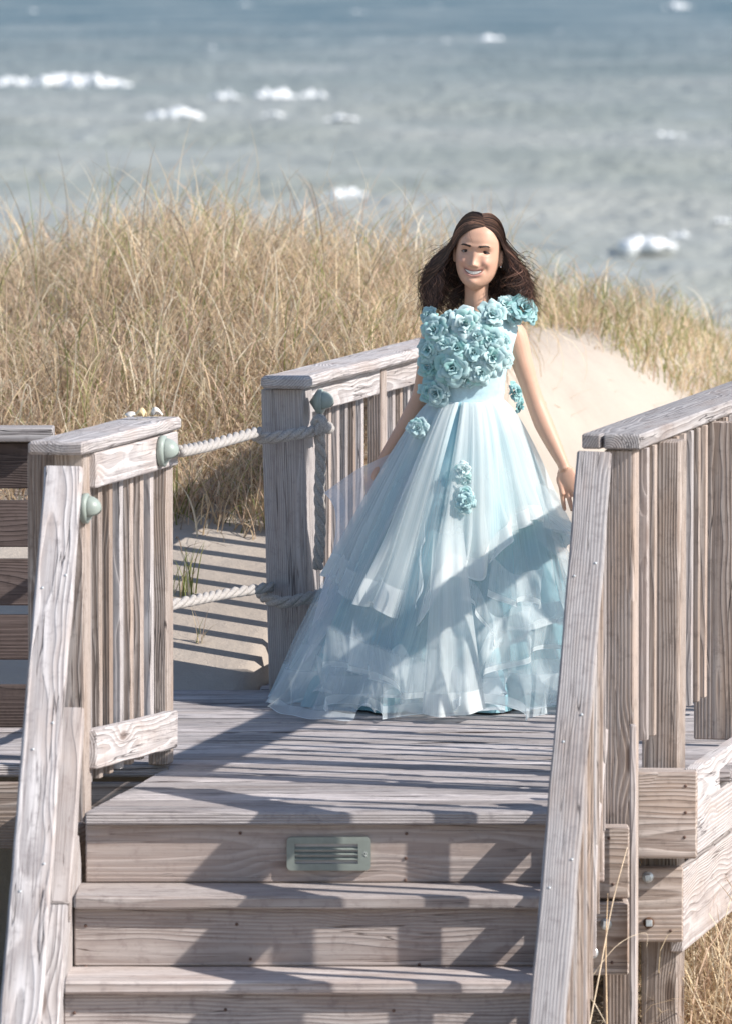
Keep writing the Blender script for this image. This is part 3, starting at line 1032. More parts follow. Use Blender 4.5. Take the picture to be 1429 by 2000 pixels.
# left dune
N = 52000
x, y, ci = scatter_clumps(N, -2.9, 0.75, 24.4, 32.0, 420, 0.10)
edge = 25.0 + 0.18 * np.sin(x * 3.1) + 0.1 * sstep(-0.9, -0.25, x)
lim = np.where(y < 29.3, 0.2126 * (y - 23.3) - 0.36 - 0.25 * sstep(25, 28, y), 0.62)
ok = (y > edge + rng.normal(0, 0.1, N)) & (x < lim)
x, y, ci = x[ok], y[ok], ci[ok]
n = len(x)
roots = np.stack([x, y, hgt(x, y) - 0.01], -1)
tall = 0.85 + 0.30 * np.sin(ci * 12.9898)
front = sstep(25.0, 26.4, y)
L = rng.uniform(0.26, 0.68, n) * tall * (0.72 + 0.28 * front)
az = np.where(rng.random(n) < 0.35, rng.normal(math.pi * 0.1, 0.9, n), rng.uniform(0, 2 * math.pi, n))
me = blades_mesh(roots, L, az, np.abs(rng.normal(0.15, 0.42, n)), np.where(rng.random(n) < 0.12, rng.uniform(0.2, 1.2, n), rng.uniform(1.8, 5.6, n)), rng.uniform(0.0032, 0.0072, n), pick(n, 0.12), 9, rng.normal(0, 0.9, n))
me.materials.append(BLADE)
tag(link('dune_grass', me), 'thick stand of dry straw coloured beach grass on the left dune', 'grass', kind='stuff')
# fine dead litter under it
N = 16000
x = rng.uniform(-2.9, 0.7, N); y = rng.uniform(24.3, 31, N)
edge = 25.05 + 0.18 * np.sin(x * 3.1) + 0.1 * sstep(-0.9, -0.25, x)
lim = np.where(y < 29.3, 0.2126 * (y - 23.3) - 0.40 - 0.25 * sstep(25, 28, y), 0.6)
ok = (y > edge + rng.normal(0, 0.14, N)) & (x < lim)
x, y = x[ok], y[ok]; n = len(x)
cols = np.array([[0.42, 0.29, 0.19], [0.48, 0.36, 0.25], [0.30, 0.21, 0.15], [0.52, 0.38, 0.28]])[rng.integers(0, 4, n)] * rng.uniform(0.7, 1.2, (n, 1))
me = blades_mesh(np.stack([x, y, hgt(x, y) - 0.01], -1), rng.uniform(0.12, 0.36, n), rng.uniform(0, 6.28, n), np.abs(rng.normal(0.6, 0.4, n)), rng.uniform(0, 2.2, n), rng.uniform(0.004, 0.008, n), cols, 5, rng.normal(0, 1.0, n))
me.materials.append(BLADE)
tag(link('dead_grass', me), 'short tangled dead brown grass under the beach grass', 'grass', kind='stuff')
# right dune crest
N = 6500
x, y, ci = scatter_clumps(N, 0.5, 3.1, 29.9, 34.0, 120, 0.10)
crest = 30.35 + 0.25 * np.sin(x * 5)
ok = y > crest
x, y = x[ok], y[ok]; n = len(x)
me = blades_mesh(np.stack([x, y, hgt(x, y) - 0.01], -1), rng.uniform(0.12, 0.48, n) * (1 - 0.25 * sstep(0.9, 1.6, x)), rng.uniform(0, 6.28, n), np.abs(rng.normal(0.15, 0.25, n)), rng.uniform(1.2, 4.8, n), rng.uniform(0.004, 0.007, n), pick(n, 0.34), 7, rng.normal(0, 0.6, n))
me.materials.append(BLADE)
tag(link('crest_grass', me), 'sparse curling yellow green grass along the sandy crest at right', 'grass', kind='stuff')
N = 90
x = rng.uniform(0.55, 1.7, N); y = rng.uniform(27.2, 30.3, N)
me = blades_mesh(np.stack([x, y, hgt(x, y) - 0.003], -1), rng.uniform(0.03, 0.16, N), rng.uniform(0, 6.28, N), rng.uniform(1.1, 1.5, N), rng.uniform(-0.3, 0.4, N), rng.uniform(0.003, 0.006, N), pick(N, 0.0) * 0.8, 5, rng.normal(0, 1.2, N))
me.materials.append(BLADE)
tag(link('grass_litter', me), 'few fallen straw bits lying on the bare sand mound at right', 'grass', kind='stuff')
# dry clump at the lower right corner
N = 5200
x = rng.uniform(0.9, 1.6, N); y = rng.uniform(20.85, 23.2, N); n = N
cols = STRAW[rng.integers(0, len(STRAW), n)] * rng.uniform(0.7, 1.25, (n, 1))
me = blades_mesh(np.stack([x, y, hgt(x, y) - 0.01], -1), rng.uniform(0.25, 0.72, n), rng.uniform(0, 6.28, n), np.abs(rng.normal(0.3, 0.35, n)), rng.uniform(0.3, 3.2, n), rng.uniform(0.004, 0.010, n), cols, 7, rng.normal(0, 0.8, n))
me.materials.append(BLADE)
tag(link('dry_grass', me), 'tangled dry straw grass below the bolted beams in the lower right corner', 'grass', kind='stuff')


def tuft(label, px, py, D, n, L0, L1, green, spread=0.02, curl=1.2, zfix=True):
    c = P(px, py, D)
    x = c.x + rng.normal(0, spread, n); y = c.y + rng.normal(0, spread, n)
    z = hgt(x, y) - 0.01 if zfix else np.full(n, c.z)
    me = blades_mesh(np.stack([x, y, z], -1), rng.uniform(L0, L1, n), rng.uniform(0, 6.28, n), np.abs(rng.normal(0.15, 0.15, n)), rng.uniform(0.2, curl, n), rng.uniform(0.004, 0.007, n), pick(n, green), 7)
    me.materials.append(BLADE)
    tag(link('grass_tuft', me), label, 'grass', 'tufts sprouting from bare sand')


def ground_D(px, py):
    for D in np.arange(23.3, 34, 0.02):
        p = P(px, py, D)
        if hgt(p.x, p.y) > p.z: return float(D)
    return 30.0


tuft('green grass tuft on bare sand close to the left railing end', 362, 1165, ground_D(362, 1165), 22, 0.10, 0.26, 0.75)
tuft('thin orange grass sprig below the lower rope', 390, 1255, ground_D(390, 1255), 7, 0.08, 0.2, 0.2, 0.006)
tuft('overhanging straw tuft beside the square post', 515, 1035, ground_D(515, 1035), 34, 0.10, 0.3, 0.2, 0.03)
tuft('tall green blades next to the left railing end', 345, 1010, ground_D(345, 1010), 18, 0.2, 0.4, 0.6, 0.03)

# stalks in front of the bolted beams
def stalk(label, pts, r, col):
    mb = MB()
    p = catmull(pts, 8)
    mb.tube(p, [r * (1 - 0.6 * i / (len(p) - 1)) for i in range(len(p))], 6)
    o = link('grass_stalk', mb.mesh('stalk'), None, None, mat_plain('straw_stalk', col, 0.6, var=0.2))
    tag(o, label, 'grass', 'dry stalks in front of the beams')


stalk('long thin pale stalk leaning right across the bolted beam ends', [P(1138, 2060, 19.9), P(1165, 1925, 19.95), P(1195, 1765, 20.0), P(1224, 1655, 20.05)], 0.0028, (0.72, 0.58, 0.42))
stalk('straight stalk with a papery seed sheath rising past the bolts', [P(1185, 2060, 19.98), P(1183, 1950, 20.0), P(1182, 1850, 20.0), P(1186, 1745, 20.02)], 0.0030, (0.70, 0.52, 0.33))
stalk('thin stalk arching in a loop low in front of the post', [P(1215, 2060, 19.98), P(1160, 1960, 20.0), P(1140, 1935, 20.0), P(1200, 1850, 20.02), P(1258, 1822, 20.05), P(1262, 1850, 20.05)], 0.0016, (0.72, 0.60, 0.45))

# ------------------------------------------------------------------ the person
DG = 23.05
PXM = DG / FPX                      # metres per photo pixel at the person


def mat_skin():
    s = NT('skin')
    at = s.n('ShaderNodeAttribute', attribute_name='Col')
    s.l(at.outputs['Color'], s.b.inputs['Base Color'])
    s.b.inputs['Roughness'].default_value = 0.48
    s.b.inputs['Specular IOR Level'].default_value = 0.35
    s.b.inputs['Subsurface Weight'].default_value = 0.06
    s.b.inputs['Subsurface Radius'].default_value = (0.012, 0.005, 0.003)
    s.b.inputs['Subsurface Scale'].default_value = 0.6
    return s.m


def mat_hair():
    s = NT('dark_brown_hair')
    at = s.n('ShaderNodeAttribute', attribute_name='Col')
    s.l(at.outputs['Color'], s.b.inputs['Base Color'])
    s.b.inputs['Roughness'].default_value = 0.42
    s.b.inputs['Specular IOR Level'].default_value = 0.45
    return s.m


def mat_cloth(name, col, alpha0, alpha_hem, hem0=0.90, hem1=0.915, streak=0.20, ufreq=420.0, trans=0.45, top=None):
    """sheer gathered tulle: the weave gets denser where it gathers and is doubled at the hem (v = 1)."""
    s = NT(name)
    uv = s.n('ShaderNodeUVMap')
    sx = s.n('ShaderNodeSeparateXYZ'); s.l(uv.outputs[0], sx.inputs[0])
    hem = s.mapr(sx.outputs[1], hem0, hem1)
    edge = s.mapr(sx.outputs[1], 0.985, 0.992)
    st = s.noise(s.comb(s.math('MULTIPLY', sx.outputs[0], ufreq), s.math('MULTIPLY', sx.outputs[1], 0.8), 0.0), 1.0, 3.0, 0.6)
    st2 = s.noise(s.comb(s.math('MULTIPLY', sx.outputs[0], ufreq * 0.14), s.math('MULTIPLY', sx.outputs[1], 1.6), 3.0), 1.0, 2.0, 0.5)
    a = s.math('ADD', alpha0, s.math('MULTIPLY', s.math('SUBTRACT', s.math('ADD', s.math('MULTIPLY', st, 0.6), s.math('MULTIPLY', st2, 0.6)), 0.6), streak * 2.2))
    if top is None: a = s.math('ADD', a, s.math('MULTIPLY', s.mapr(sx.outputs[1], 0.35, 0.0), 0.25))
    a = s.math('ADD', a, s.math('MULTIPLY', hem, alpha_hem - alpha0))
    a = s.math('ADD', a, s.math('MULTIPLY', edge, 0.45))
    a = s.math('MAXIMUM', s.math('MINIMUM', a, 0.97), 0.06)
    if top is not None: a = s.math('MULTIPLY', a, s.mapr(sx.outputs[1], top, top + 0.2))
    s.b.inputs['Base Color'].default_value = (*col, 1)
    s.b.inputs['Roughness'].default_value = 0.7
    s.b.inputs['Specular IOR Level'].default_value = 0.2
    s.b.inputs['Sheen Weight'].default_value = 0.15
    tr = s.n('ShaderNodeBsdfTranslucent'); tr.inputs[0].default_value = (*col, 1)
    mx = s.n('ShaderNodeMixShader'); mx.inputs[0].default_value = trans
    s.l(s.b.outputs[0], mx.inputs[1]); s.l(tr.outputs[0], mx.inputs[2])
    tp = s.n('ShaderNodeBsdfTransparent')
    m2 = s.n('ShaderNodeMixShader')
    s.l(a, m2.inputs[0]); s.l(tp.outputs[0], m2.inputs[1]); s.l(mx.outputs[0], m2.inputs[2])
    s.l(m2.outputs[0], s.out.inputs[0])
    return s.m


def mat_satin(name, col, scale=60.0, var=0.08):
    s = NT(name)
    tc = s.n('ShaderNodeTexCoord')
    n = s.noise(tc.outputs['Object'], scale, 3.0)
    rnd = s.n('ShaderNodeObjectInfo').outputs['Random']
    c = s.mix(s.mapr(n, 0.3, 0.7), tuple(x * (1 - var) for x in col), tuple(min(1, x * (1 + var)) for x in col))
    s.l(c, s.b.inputs['Base Color'])
    s.b.inputs['Roughness'].default_value = 0.55
    s.b.inputs['Specular IOR Level'].default_value = 0.3
    s.b.inputs['Sheen Weight'].default_value = 0.1
    s.bump(n, 0.25, 0.002)
    return s.m


def mat_rose():
    s = NT('rose_petal_fabric')
    at = s.n('ShaderNodeAttribute', attribute_name='Col')
    rnd = s.n('ShaderNodeObjectInfo').outputs['Random']
    c = s.mix(s.mapr(rnd, 0.0, 1.0, 0.0, 0.35, False), at.outputs['Color'], (0.30, 0.55, 0.56))
    s.l(c, s.b.inputs['Base Color'])
    s.b.inputs['Roughness'].default_value = 0.6
    s.b.inputs['Specular IOR Level'].default_value = 0.25
    tr = s.n('ShaderNodeBsdfTranslucent'); s.l(c, tr.inputs[0])
    mx = s.n('ShaderNodeMixShader'); mx.inputs[0].default_value = 0.22
    s.l(s.b.outputs[0], mx.inputs[1]); s.l(tr.outputs[0], mx.inputs[2]); s.l(mx.outputs[0], s.out.inputs[0])
    return s.m


SKIN, HAIR = mat_skin(), mat_hair()

# ---- head, in its own frame: x to the picture's right, -y out of the face, z up, eyes at z = 0
HEADC = P(933, 489, DG - 0.005)
HM = Matrix.Translation(HEADC) @ Matrix.Rotation(R(-9), 4, 'Z') @ Matrix.Rotation(R(5), 4, 'Y') @ Matrix.Rotation(R(3), 4, 'X')
_zk = [-0.125, -0.117, -0.108, -0.095, -0.075, -0.05, -0.02, 0.01, 0.04, 0.07, 0.092, 0.106, 0.113]
_wk = [0.010, 0.024, 0.0400, 0.0515, 0.0618, 0.0688, 0.0718, 0.0722, 0.0722, 0.064, 0.048, 0.029, 0.006]
_fk = [0.050, 0.066, 0.076, 0.081, 0.0825, 0.083, 0.084, 0.084, 0.087, 0.077, 0.056, 0.033, 0.006]
_bk = [0.000, 0.005, 0.015, 0.030, 0.050, 0.070, 0.090, 0.103, 0.108, 0.096, 0.070, 0.042, 0.006]


_zf = np.linspace(-0.135, 0.123, 600)
_kern = np.exp(-np.linspace(-2.5, 2.5, 61) ** 2 / 2); _kern /= _kern.sum()


def _soft(k):
    v = np.interp(_zf, _zk, k)
    sm_v = np.convolve(np.pad(v, 30, 'edge'), _kern, 'valid')
    w = np.clip((0.106 - np.abs(_zf + 0.003)) / 0.01, 0, 1)
    return v * (1 - w) + sm_v * w


_wk, _fk, _bk = [(lambda q: (q, _soft(q)))(q) for q in (_wk, _fk, _bk)]


def interp(z, k): return np.interp(z, _zf, k[1])


def g2(x, z, cx, cz, sx, sz): return np.exp(-((x - cx) / sx) ** 2 - ((z - cz) / sz) ** 2)


def lipcurve(x): return -0.0665 + 0.013 * (np.abs(x) / 0.033) ** 2


def face_feat(x, z):
    """outward displacement of the face front."""
    d = 0.0
    for s_ in (-1, 1):
        d = d - 0.0120 * g2(x, z, s_ * 0.031, 0.003, 0.016, 0.010)
        d = d + 0.0070 * g2(x, z, s_ * 0.030, 0.021, 0.020, 0.007)
        d = d + 0.0105 * g2(x, z, s_ * 0.042, -0.032, 0.016, 0.014)
        d = d + 0.0070 * g2(x, z, s_ * 0.0115, -0.042, 0.0065, 0.006)
        d = d - 0.0055 * g2(x, z, s_ * 0.039, -0.056, 0.006, 0.013)
        d = d + 0.0030 * g2(x, z, s_ * 0.031, -0.0085, 0.012, 0.005)
    ridge = np.interp(z, [-0.052, -0.047, -0.040, -0.033, -0.015, 0.006, 0.02, 0.03], [0, 0.008, 0.0225, 0.0215, 0.011, 0.005, 0.003, 0.0])
    d = d + 0.80 * ridge * np.exp(-(x / 0.0122) ** 2) + 0.0045 * g2(x, z, 0, -0.0385, 0.011, 0.009)
    lc = lipcurve(x)
    within = np.exp(-(x / 0.033) ** 6)
    d = d + within * (0.0042 * np.exp(-((z - lc - 0.0082) / 0.0035) ** 2) + 0.0055 * np.exp(-((z - lc + 0.0102) / 0.0045) ** 2) - 0.006 * np.exp(-((z - lc) / 0.0058) ** 2))
    d = d + 0.0095 * g2(x, z, 0, -0.098, 0.018, 0.013)
    d = d - 0.004 * g2(x, z, 0, -0.081, 0.020, 0.006)
    return d


def head_front(x, z):
    w = interp(z, _wk); f = interp(z, _fk)
    t = np.clip(np.abs(x) / w, 0, 0.995)
    return -(f * (1 - t ** 2.35) ** (1 / 2.35) + face_feat(x, z))


V, Q, T = [], [], []
nz_, na = 96, 120
zz = np.linspace(-0.125, 0.113, nz_)
for z in zz:
    w, f, b = interp(z, _wk), interp(z, _fk), interp(z, _bk)
    for i in range(na):
        a = 2 * math.pi * i / na
        sx_, cy_ = math.sin(a), -math.cos(a)
        e = 2 / 2.35
        x = w * math.copysign(abs(sx_) ** e, sx_)
        yv_ = math.copysign(abs(cy_) ** e, cy_)
        y = yv_ * (f if cy_ < 0 else b)
        if cy_ < 0: y -= float(face_feat(x, z)) * min(1, -cy_ * 3)
        V.append(HM @ Vector((x, y, z)))
for j in range(nz_ - 1):
    for i in range(na):
        a0 = j * na + i; b0 = j * na + (i + 1) % na
        Q.append((a0, b0, b0 + na, a0 + na))
s0 = len(V); V.append(HM @ Vector((0, -0.02, -0.127))); s1 = len(V); V.append(HM @ Vector((0, 0, 0.1135)))
for i in range(na):
    T.append((s0, (i + 1) % na, i)); T.append((s1, (nz_ - 1) * na + i, (nz_ - 1) * na + (i + 1) % na))
body = MB()
body.add(V, Q, T)


def ellipsoid(c, r, M=None, nu=20, nv=12):
    V, Q, T = [], [], []
    for j in range(1, nv):
        b = math.pi * j / nv
        for i in range(nu):
            a = 2 * math.pi * i / nu
            p = Vector((r[0] * math.sin(b) * math.cos(a), r[1] * math.sin(b) * math.sin(a), r[2] * math.cos(b)))
            if M: p = M @ p
            V.append(Vector(c) + p)
    for j in range(nv - 2):
        for i in range(nu):
            a0 = j * nu + i; b0 = j * nu + (i + 1) % nu
            Q.append((a0, a0 + nu, b0 + nu, b0))
    for sgn, base in ((1, 0), (-1, (nv - 2) * nu)):
        p = Vector((0, 0, r[2] * sgn))
        if M: p = M @ p
        k = len(V); V.append(Vector(c) + p)
        for i in range(nu):
            T.append((k, base + i, base + (i + 1) % nu) if sgn > 0 else (k, base + (i + 1) % nu, base + i))
    return V, Q, T


# ears
H3 = HM.to_3x3()
for s_ in (-1, 1):
    body.add(*ellipsoid(HM @ Vector((s_ * 0.0755, 0.012, -0.020)), (0.007, 0.014, 0.028), H3 @ Matrix.Rotation(R(s_ * 22), 3, 'Z')))
# neck and torso
body.tube([P(930, 536, DG + 0.02), P(929, 575, DG + 0.022), P(932, 612, DG + 0.03), P(934, 640, DG + 0.03)], [0.041, 0.038, 0.045, 0.07], 24)


def loft(rings, n=36):
    V, Q, T = [], [], []
    for (px, py, dy, hw, hd) in rings:
        c = P(px, py, DG + dy)
        for i in range(n):
            a = 2 * math.pi * i / n
            V.append(c + Vector((hw * math.sin(a), -hd * math.cos(a), 0)))
    for j in range(len(rings) - 1):
        for i in range(n):
            a0 = j * n + i; b0 = j * n + (i + 1) % n
            Q.append((a0, a0 + n, b0 + n, b0))
    for base, sgn in ((0, 1), ((len(rings) - 1) * n, -1)):
        c = sum((V[base + i] for i in range(n)), Vector()) / n
        k = len(V); V.append(c)
        for i in range(n):
            T.append((k, base + i, base + (i + 1) % n) if sgn > 0 else (k, base + (i + 1) % n, base + i))
    return V, Q, T


TORSO = [(934, 603, 0.03, 0.052, 0.045), (934, 613, 0.03, 0.098, 0.055), (931, 626, 0.02, 0.134, 0.070), (925, 650, 0.012, 0.138, 0.085), (917, 690, 0.005, 0.131, 0.098), (911, 725, 0.004, 0.120, 0.092), (911, 770, 0.005, 0.110, 0.085), (912, 830, 0.005, 0.128, 0.098), (912, 880, 0.01, 0.145, 0.11), (912, 915, 0.01, 0.13, 0.10)]
body.add(*loft(TORSO))
for px in (882, 943):
    body.tube(catmull([P(px, 885, DG), P(px, 1000, DG - 0.01), P(px, 1140, DG - 0.01), P(px, 1270, DG + 0.01), P(px, 1372, DG + 0.02)], 5), [0.075 - 0.0023 * i for i in range(21)], 18)
    f = P(px, 1372, DG + 0.02); f.z = 0.034
    body.add(*ellipsoid((f.x, f.y - 0.055, 0.034), (0.038, 0.10, 0.032)))


def limb(keys, n=6):
    """keys: (px, py, dy, radius)"""
    pts = catmull([P(k[0], k[1], DG + k[2]) for k in keys], n)
    rad = []
    for i in range(len(keys) - 1):
        for q in range(n): rad.append(keys[i][3] + (keys[i + 1][3] - keys[i][3]) * q / n)
    rad.append(keys[-1][3])
    body.tube(pts, rad, 20)


# arm at the picture's right (bare, sunlit)
limb([(985, 636, 0.03, 0.046), (1004, 655, 0.02, 0.0405), (1018, 705, 0.01, 0.0355), (1033, 752, 0.005, 0.0305), (1046, 790, 0.0, 0.0305), (1061, 828, -0.02, 0.0320), (1080, 868, -0.045, 0.0265), (1097, 903, -0.07, 0.0195), (1103, 918, -0.08, 0.0200)])
body.add(*ellipsoid(P(1060, 792, DG + 0.012), (0.012, 0.014, 0.018)))
# arm at the picture's left, reaching down and back over the skirt
limb([(852, 636, 0.03, 0.044), (842, 665, 0.04, 0.038), (834, 715, 0.06, 0.034), (822, 768, 0.08, 0.0295), (803, 810, 0.085, 0.0295), (778, 852, 0.09, 0.0255), (749, 895, 0.10, 0.0185), (741, 908, 0.10, 0.0185)])


def hand(base, knuckle, spread, normal, curl, mirror=1, size=1.0, thumb_dir=None):
    """palm from wrist point to knuckle centre; five separate fingers curling about `spread`."""
    f = (knuckle - base).normalized()
    s_ = (spread - f * spread.dot(f)).normalized()
    nrm = f.cross(s_).normalized()
    if nrm.dot(normal) < 0: nrm = -nrm
    Lp = (knuckle - base).length
    pm = Matrix((s_, nrm, f)).transposed()
    body.add(*ellipsoid(base.lerp(knuckle, 0.55), (0.033 * size, 0.0150 * size, Lp * 0.66), pm))
    lens = [0.068, 0.075, 0.070, 0.056]
    for k in range(4):
        o = (k - 1.5) * 0.0172 * size
        p = knuckle + s_ * o - f * (0.010 + (0.006 if k == 3 else 0))
        d = (f + s_ * (k - 1.5) * 0.07).normalized()
        pts = [p]
        ang = curl[k]
        cur = 0.25 * ang
        for seg, frac in enumerate((0.46, 0.30, 0.24)):
            dd = (d * math.cos(cur) - nrm * math.sin(cur)).normalized()
            pts.append(pts[-1] + dd * lens[k] * frac * size)
            cur += ang * (0.45 if seg == 0 else 0.35)
        body.tube(catmull(pts, 4), [0.0084 * size - 0.00020 * i for i in range(13)], 10)
    tb = base.lerp(knuckle, 0.28) - s_ * 0.024 * size * mirror
    td = thumb_dir.normalized()
    body.tube(catmull([base.lerp(knuckle, 0.1), tb + td * 0.012, tb + td * 0.036 * size, tb + (td * 0.8 + f * 0.3).normalized() * 0.062 * size], 4), [0.0125 - 0.0004 * i for i in range(13)], 10)


hand(P(1102, 912, DG - 0.075), P(1112, 955, DG - 0.085), Vector((1, -0.25, 0.15)), Vector((0.2, -1, 0)), (0.22, 0.28, 0.34, 0.45), 1, 1.08, thumb_dir=P(1107, 985, DG - 0.12) - P(1096, 925, DG - 0.085))
hand(P(741, 906, DG + 0.10), P(725, 938, DG + 0.10), Vector((0.35, -1, 0.1)), Vector((-1, -0.4, 0)), (0.5, 0.55, 0.6, 0.8), 1, 0.92, thumb_dir=P(733, 960, DG + 0.04) - P(741, 920, DG + 0.09))

me = body.mesh('body')
tmp = bpy.data.objects.new('tmp', me); sc.collection.objects.link(tmp)
m = tmp.modifiers.new('r', 'REMESH'); m.mode = 'VOXEL'; m.voxel_size = 0.003
m = tmp.modifiers.new('s', 'SMOOTH'); m.factor = 0.5; m.iterations = 2
dg_ = bpy.context.evaluated_depsgraph_get()
bme = bpy.data.meshes.new_from_object(tmp.evaluated_get(dg_))
bpy.data.objects.remove(tmp)
bme.name = 'body'
smooth(bme)
nvb = len(bme.vertices)
co = np.empty(nvb * 3, np.float32); bme.vertices.foreach_get('co', co); co = co.reshape(-1, 3)
hi = np.array(HM.inverted())
loc = np.c_[co, np.ones(nvb)] @ hi.T
lx, ly, lz = loc[:, 0], loc[:, 1], loc[:, 2]
col = np.tile(np.array([0.63, 0.38, 0.27]), (nvb, 1))
vn = np.random.default_rng(3).normal(0, 0.012, (nvb, 1))
blot_ = np.array([mnoise.noise(Vector(p) * 38.0) for p in co[:, :]])[:, None]
col = col * (1 + vn + 0.035 * blot_ * np.array([0.6, 1.2, 1.4]))
fr = (ly < -0.03) & (np.abs(lx) < 0.08) & (lz > -0.13) & (lz < 0.12)


def blend(mask, c, f):
    w = (mask * f)[:, None]
    global col
    col = col * (1 - w) + np.array(c) * w


for s_ in (-1, 1):
    blend(fr * g2(lx, lz, s_ * 0.042, -0.033, 0.02, 0.018), (0.66, 0.33, 0.25), 0.45)
lc = lipcurve(lx)
win = fr * np.exp(-(lx / 0.0335) ** 8)
blend(win * np.exp(-((lz - lc - 0.0076) / 0.0034) ** 4), (0.50, 0.22, 0.195), 0.8)
blend(win * np.exp(-((lz - lc + 0.0098) / 0.0044) ** 4), (0.56, 0.26, 0.23), 0.8)
blend(win * np.exp(-((lz - lc) / 0.0050) ** 6), (0.14, 0.045, 0.04), 0.95)
a = bme.color_attributes.new('Col', 'FLOAT_COLOR', 'POINT')
c4 = np.ones((nvb, 4), np.float32); c4[:, :3] = col
a.data.foreach_set('color', c4.ravel())
bme.materials.clear()

person = thing('person', 'smiling person with long dark hair in a pale blue tulle gown with fabric roses', 'person', (HEADC.x, DG, 0))
link('body', bme, None, person, SKIN)


def on_face(x, z, out=0.0): return HM @ Vector((x, float(head_front(np.float64(x), np.float64(z))) - out, z))


# eyes (narrowed by the smile), lashes, brows, teeth
EYE = mat_plain('shaded_eye_white', (0.46, 0.42, 0.40), 0.25, var=0.02)  # squint shading painted in as a darker eye white
IRIS = mat_plain('dark_iris', (0.035, 0.02, 0.014), 0.15, var=0.1)
TEETH = mat_plain('teeth', (0.72, 0.68, 0.62), 0.3, var=0.02)
LASH = mat_plain('lash_hair', (0.04, 0.024, 0.018), 0.6, var=0.1)
for s_ in (-1, 1):
    c = Vector((s_ * 0.031, float(head_front(np.float64(s_ * 0.031), np.float64(0.001))) + 0.0068, 0.001))
    V, Q, T = ellipsoid(Vector((0, 0, 0)), (0.0155, 0.0100, 0.0056))
    mb = MB(); mb.add([HM @ (c + v) for v in V], Q, T)
    e = link('eye', mb.mesh('eye'), None, person, EYE)
    V, Q, T = ellipsoid(Vector((0, 0, 0)), (0.0064, 0.0030, 0.0058), None, 16, 8)
    mb = MB(); mb.add([HM @ (c + v + Vector((0.0005, -0.0082, 0.0002))) for v in V], Q, T)
    link('iris', mb.mesh('iris'), None, e, IRIS)
    mb = MB()
    for up, rr_, hz in ((1, 0.0021, 0.0048), (-1, 0.0010, -0.0040)):
        pts = []
        for k in range(11):
            t = -1 + 2 * k / 10
            pts.append(HM @ (c + Vector((0.0158 * t, -0.0096 * math.sqrt(max(0.0, 1 - 0.75 * t * t)), hz * (1 - t * t * 0.9) - 0.001 * abs(t)))))
        mb.tube(pts, [rr_ * (1 - 0.5 * abs(-1 + 2 * k / 10)) for k in range(11)], 8)
    link('eyelashes', mb.mesh('eyelashes'), None, person, LASH)
    mb = MB()
    r_ = random.Random(5)
    for k in range(46):
        t = k / 45
        x = s_ * (0.012 + 0.031 * t); z = 0.0190 + 0.0055 * math.sin(t * 2.1) - 0.001 * t
        z += r_.uniform(-0.0030, 0.0030) * (1 - 0.6 * t)
        p0 = on_face(x, z, 0.0008); p1 = on_face(x + s_ * 0.006, z + 0.0018 - 0.003 * t, 0.0014)
        mb.tube([p0, (p0 + p1) / 2, p1], [0.0016, 0.0013, 0.0004], 5, False)
    link('eyebrow', mb.mesh('eyebrow'), None, person, LASH)
V, Q = [], []
n1, n2 = 25, 4
for i in range(n1):
    x = -0.0265 + 0.053 * i / (n1 - 1)
    lcx = float(lipcurve(np.float64(x)))
    e = (1 - (abs(x) / 0.029) ** 2.4)
    for j in range(n2):
        z = lcx + 0.0052 * e - 0.0096 * e * j / (n2 - 1)
        w = float(interp(lcx, _wk)); f = float(interp(lcx, _fk))
        y = -(f * (1 - (abs(x) / w) ** 2.35) ** (1 / 2.35)) + 0.0003 + 0.0006 * abs(math.sin(x * 420)) - 0.0018
        V.append(HM @ Vector((x, y, z)))
link('teeth', mesh_np('teeth', V, grid_quads(n1, n2)), None, person, TEETH)
mb = MB(); mb.add(*ellipsoid(HM @ Vector((0.0785, -0.002, -0.047)), (0.0032, 0.0032, 0.0032), None, 10, 8))
link('earring', mb.mesh('earring'), None, person, mat_plain('silver_stud', (0.9, 0.9, 0.9), 0.2, 0.9, var=0.02))

# ---- hair: a scalp shell and a few thousand strands, blown to the picture's right
hr = np.random.default_rng(21)
PART = np.array([0.014, -0.03, 0.112])


def sph(th, b): return Vector((math.sin(b) * math.sin(th), -math.sin(b) * math.cos(th), math.cos(b)))


def on_scalp(s_, lift):
    return Vector((s_.x * 0.0735, s_.y * (0.0875 if s_.y < 0 else 0.112), s_.z * 0.116)) * (1 + lift / 0.1)


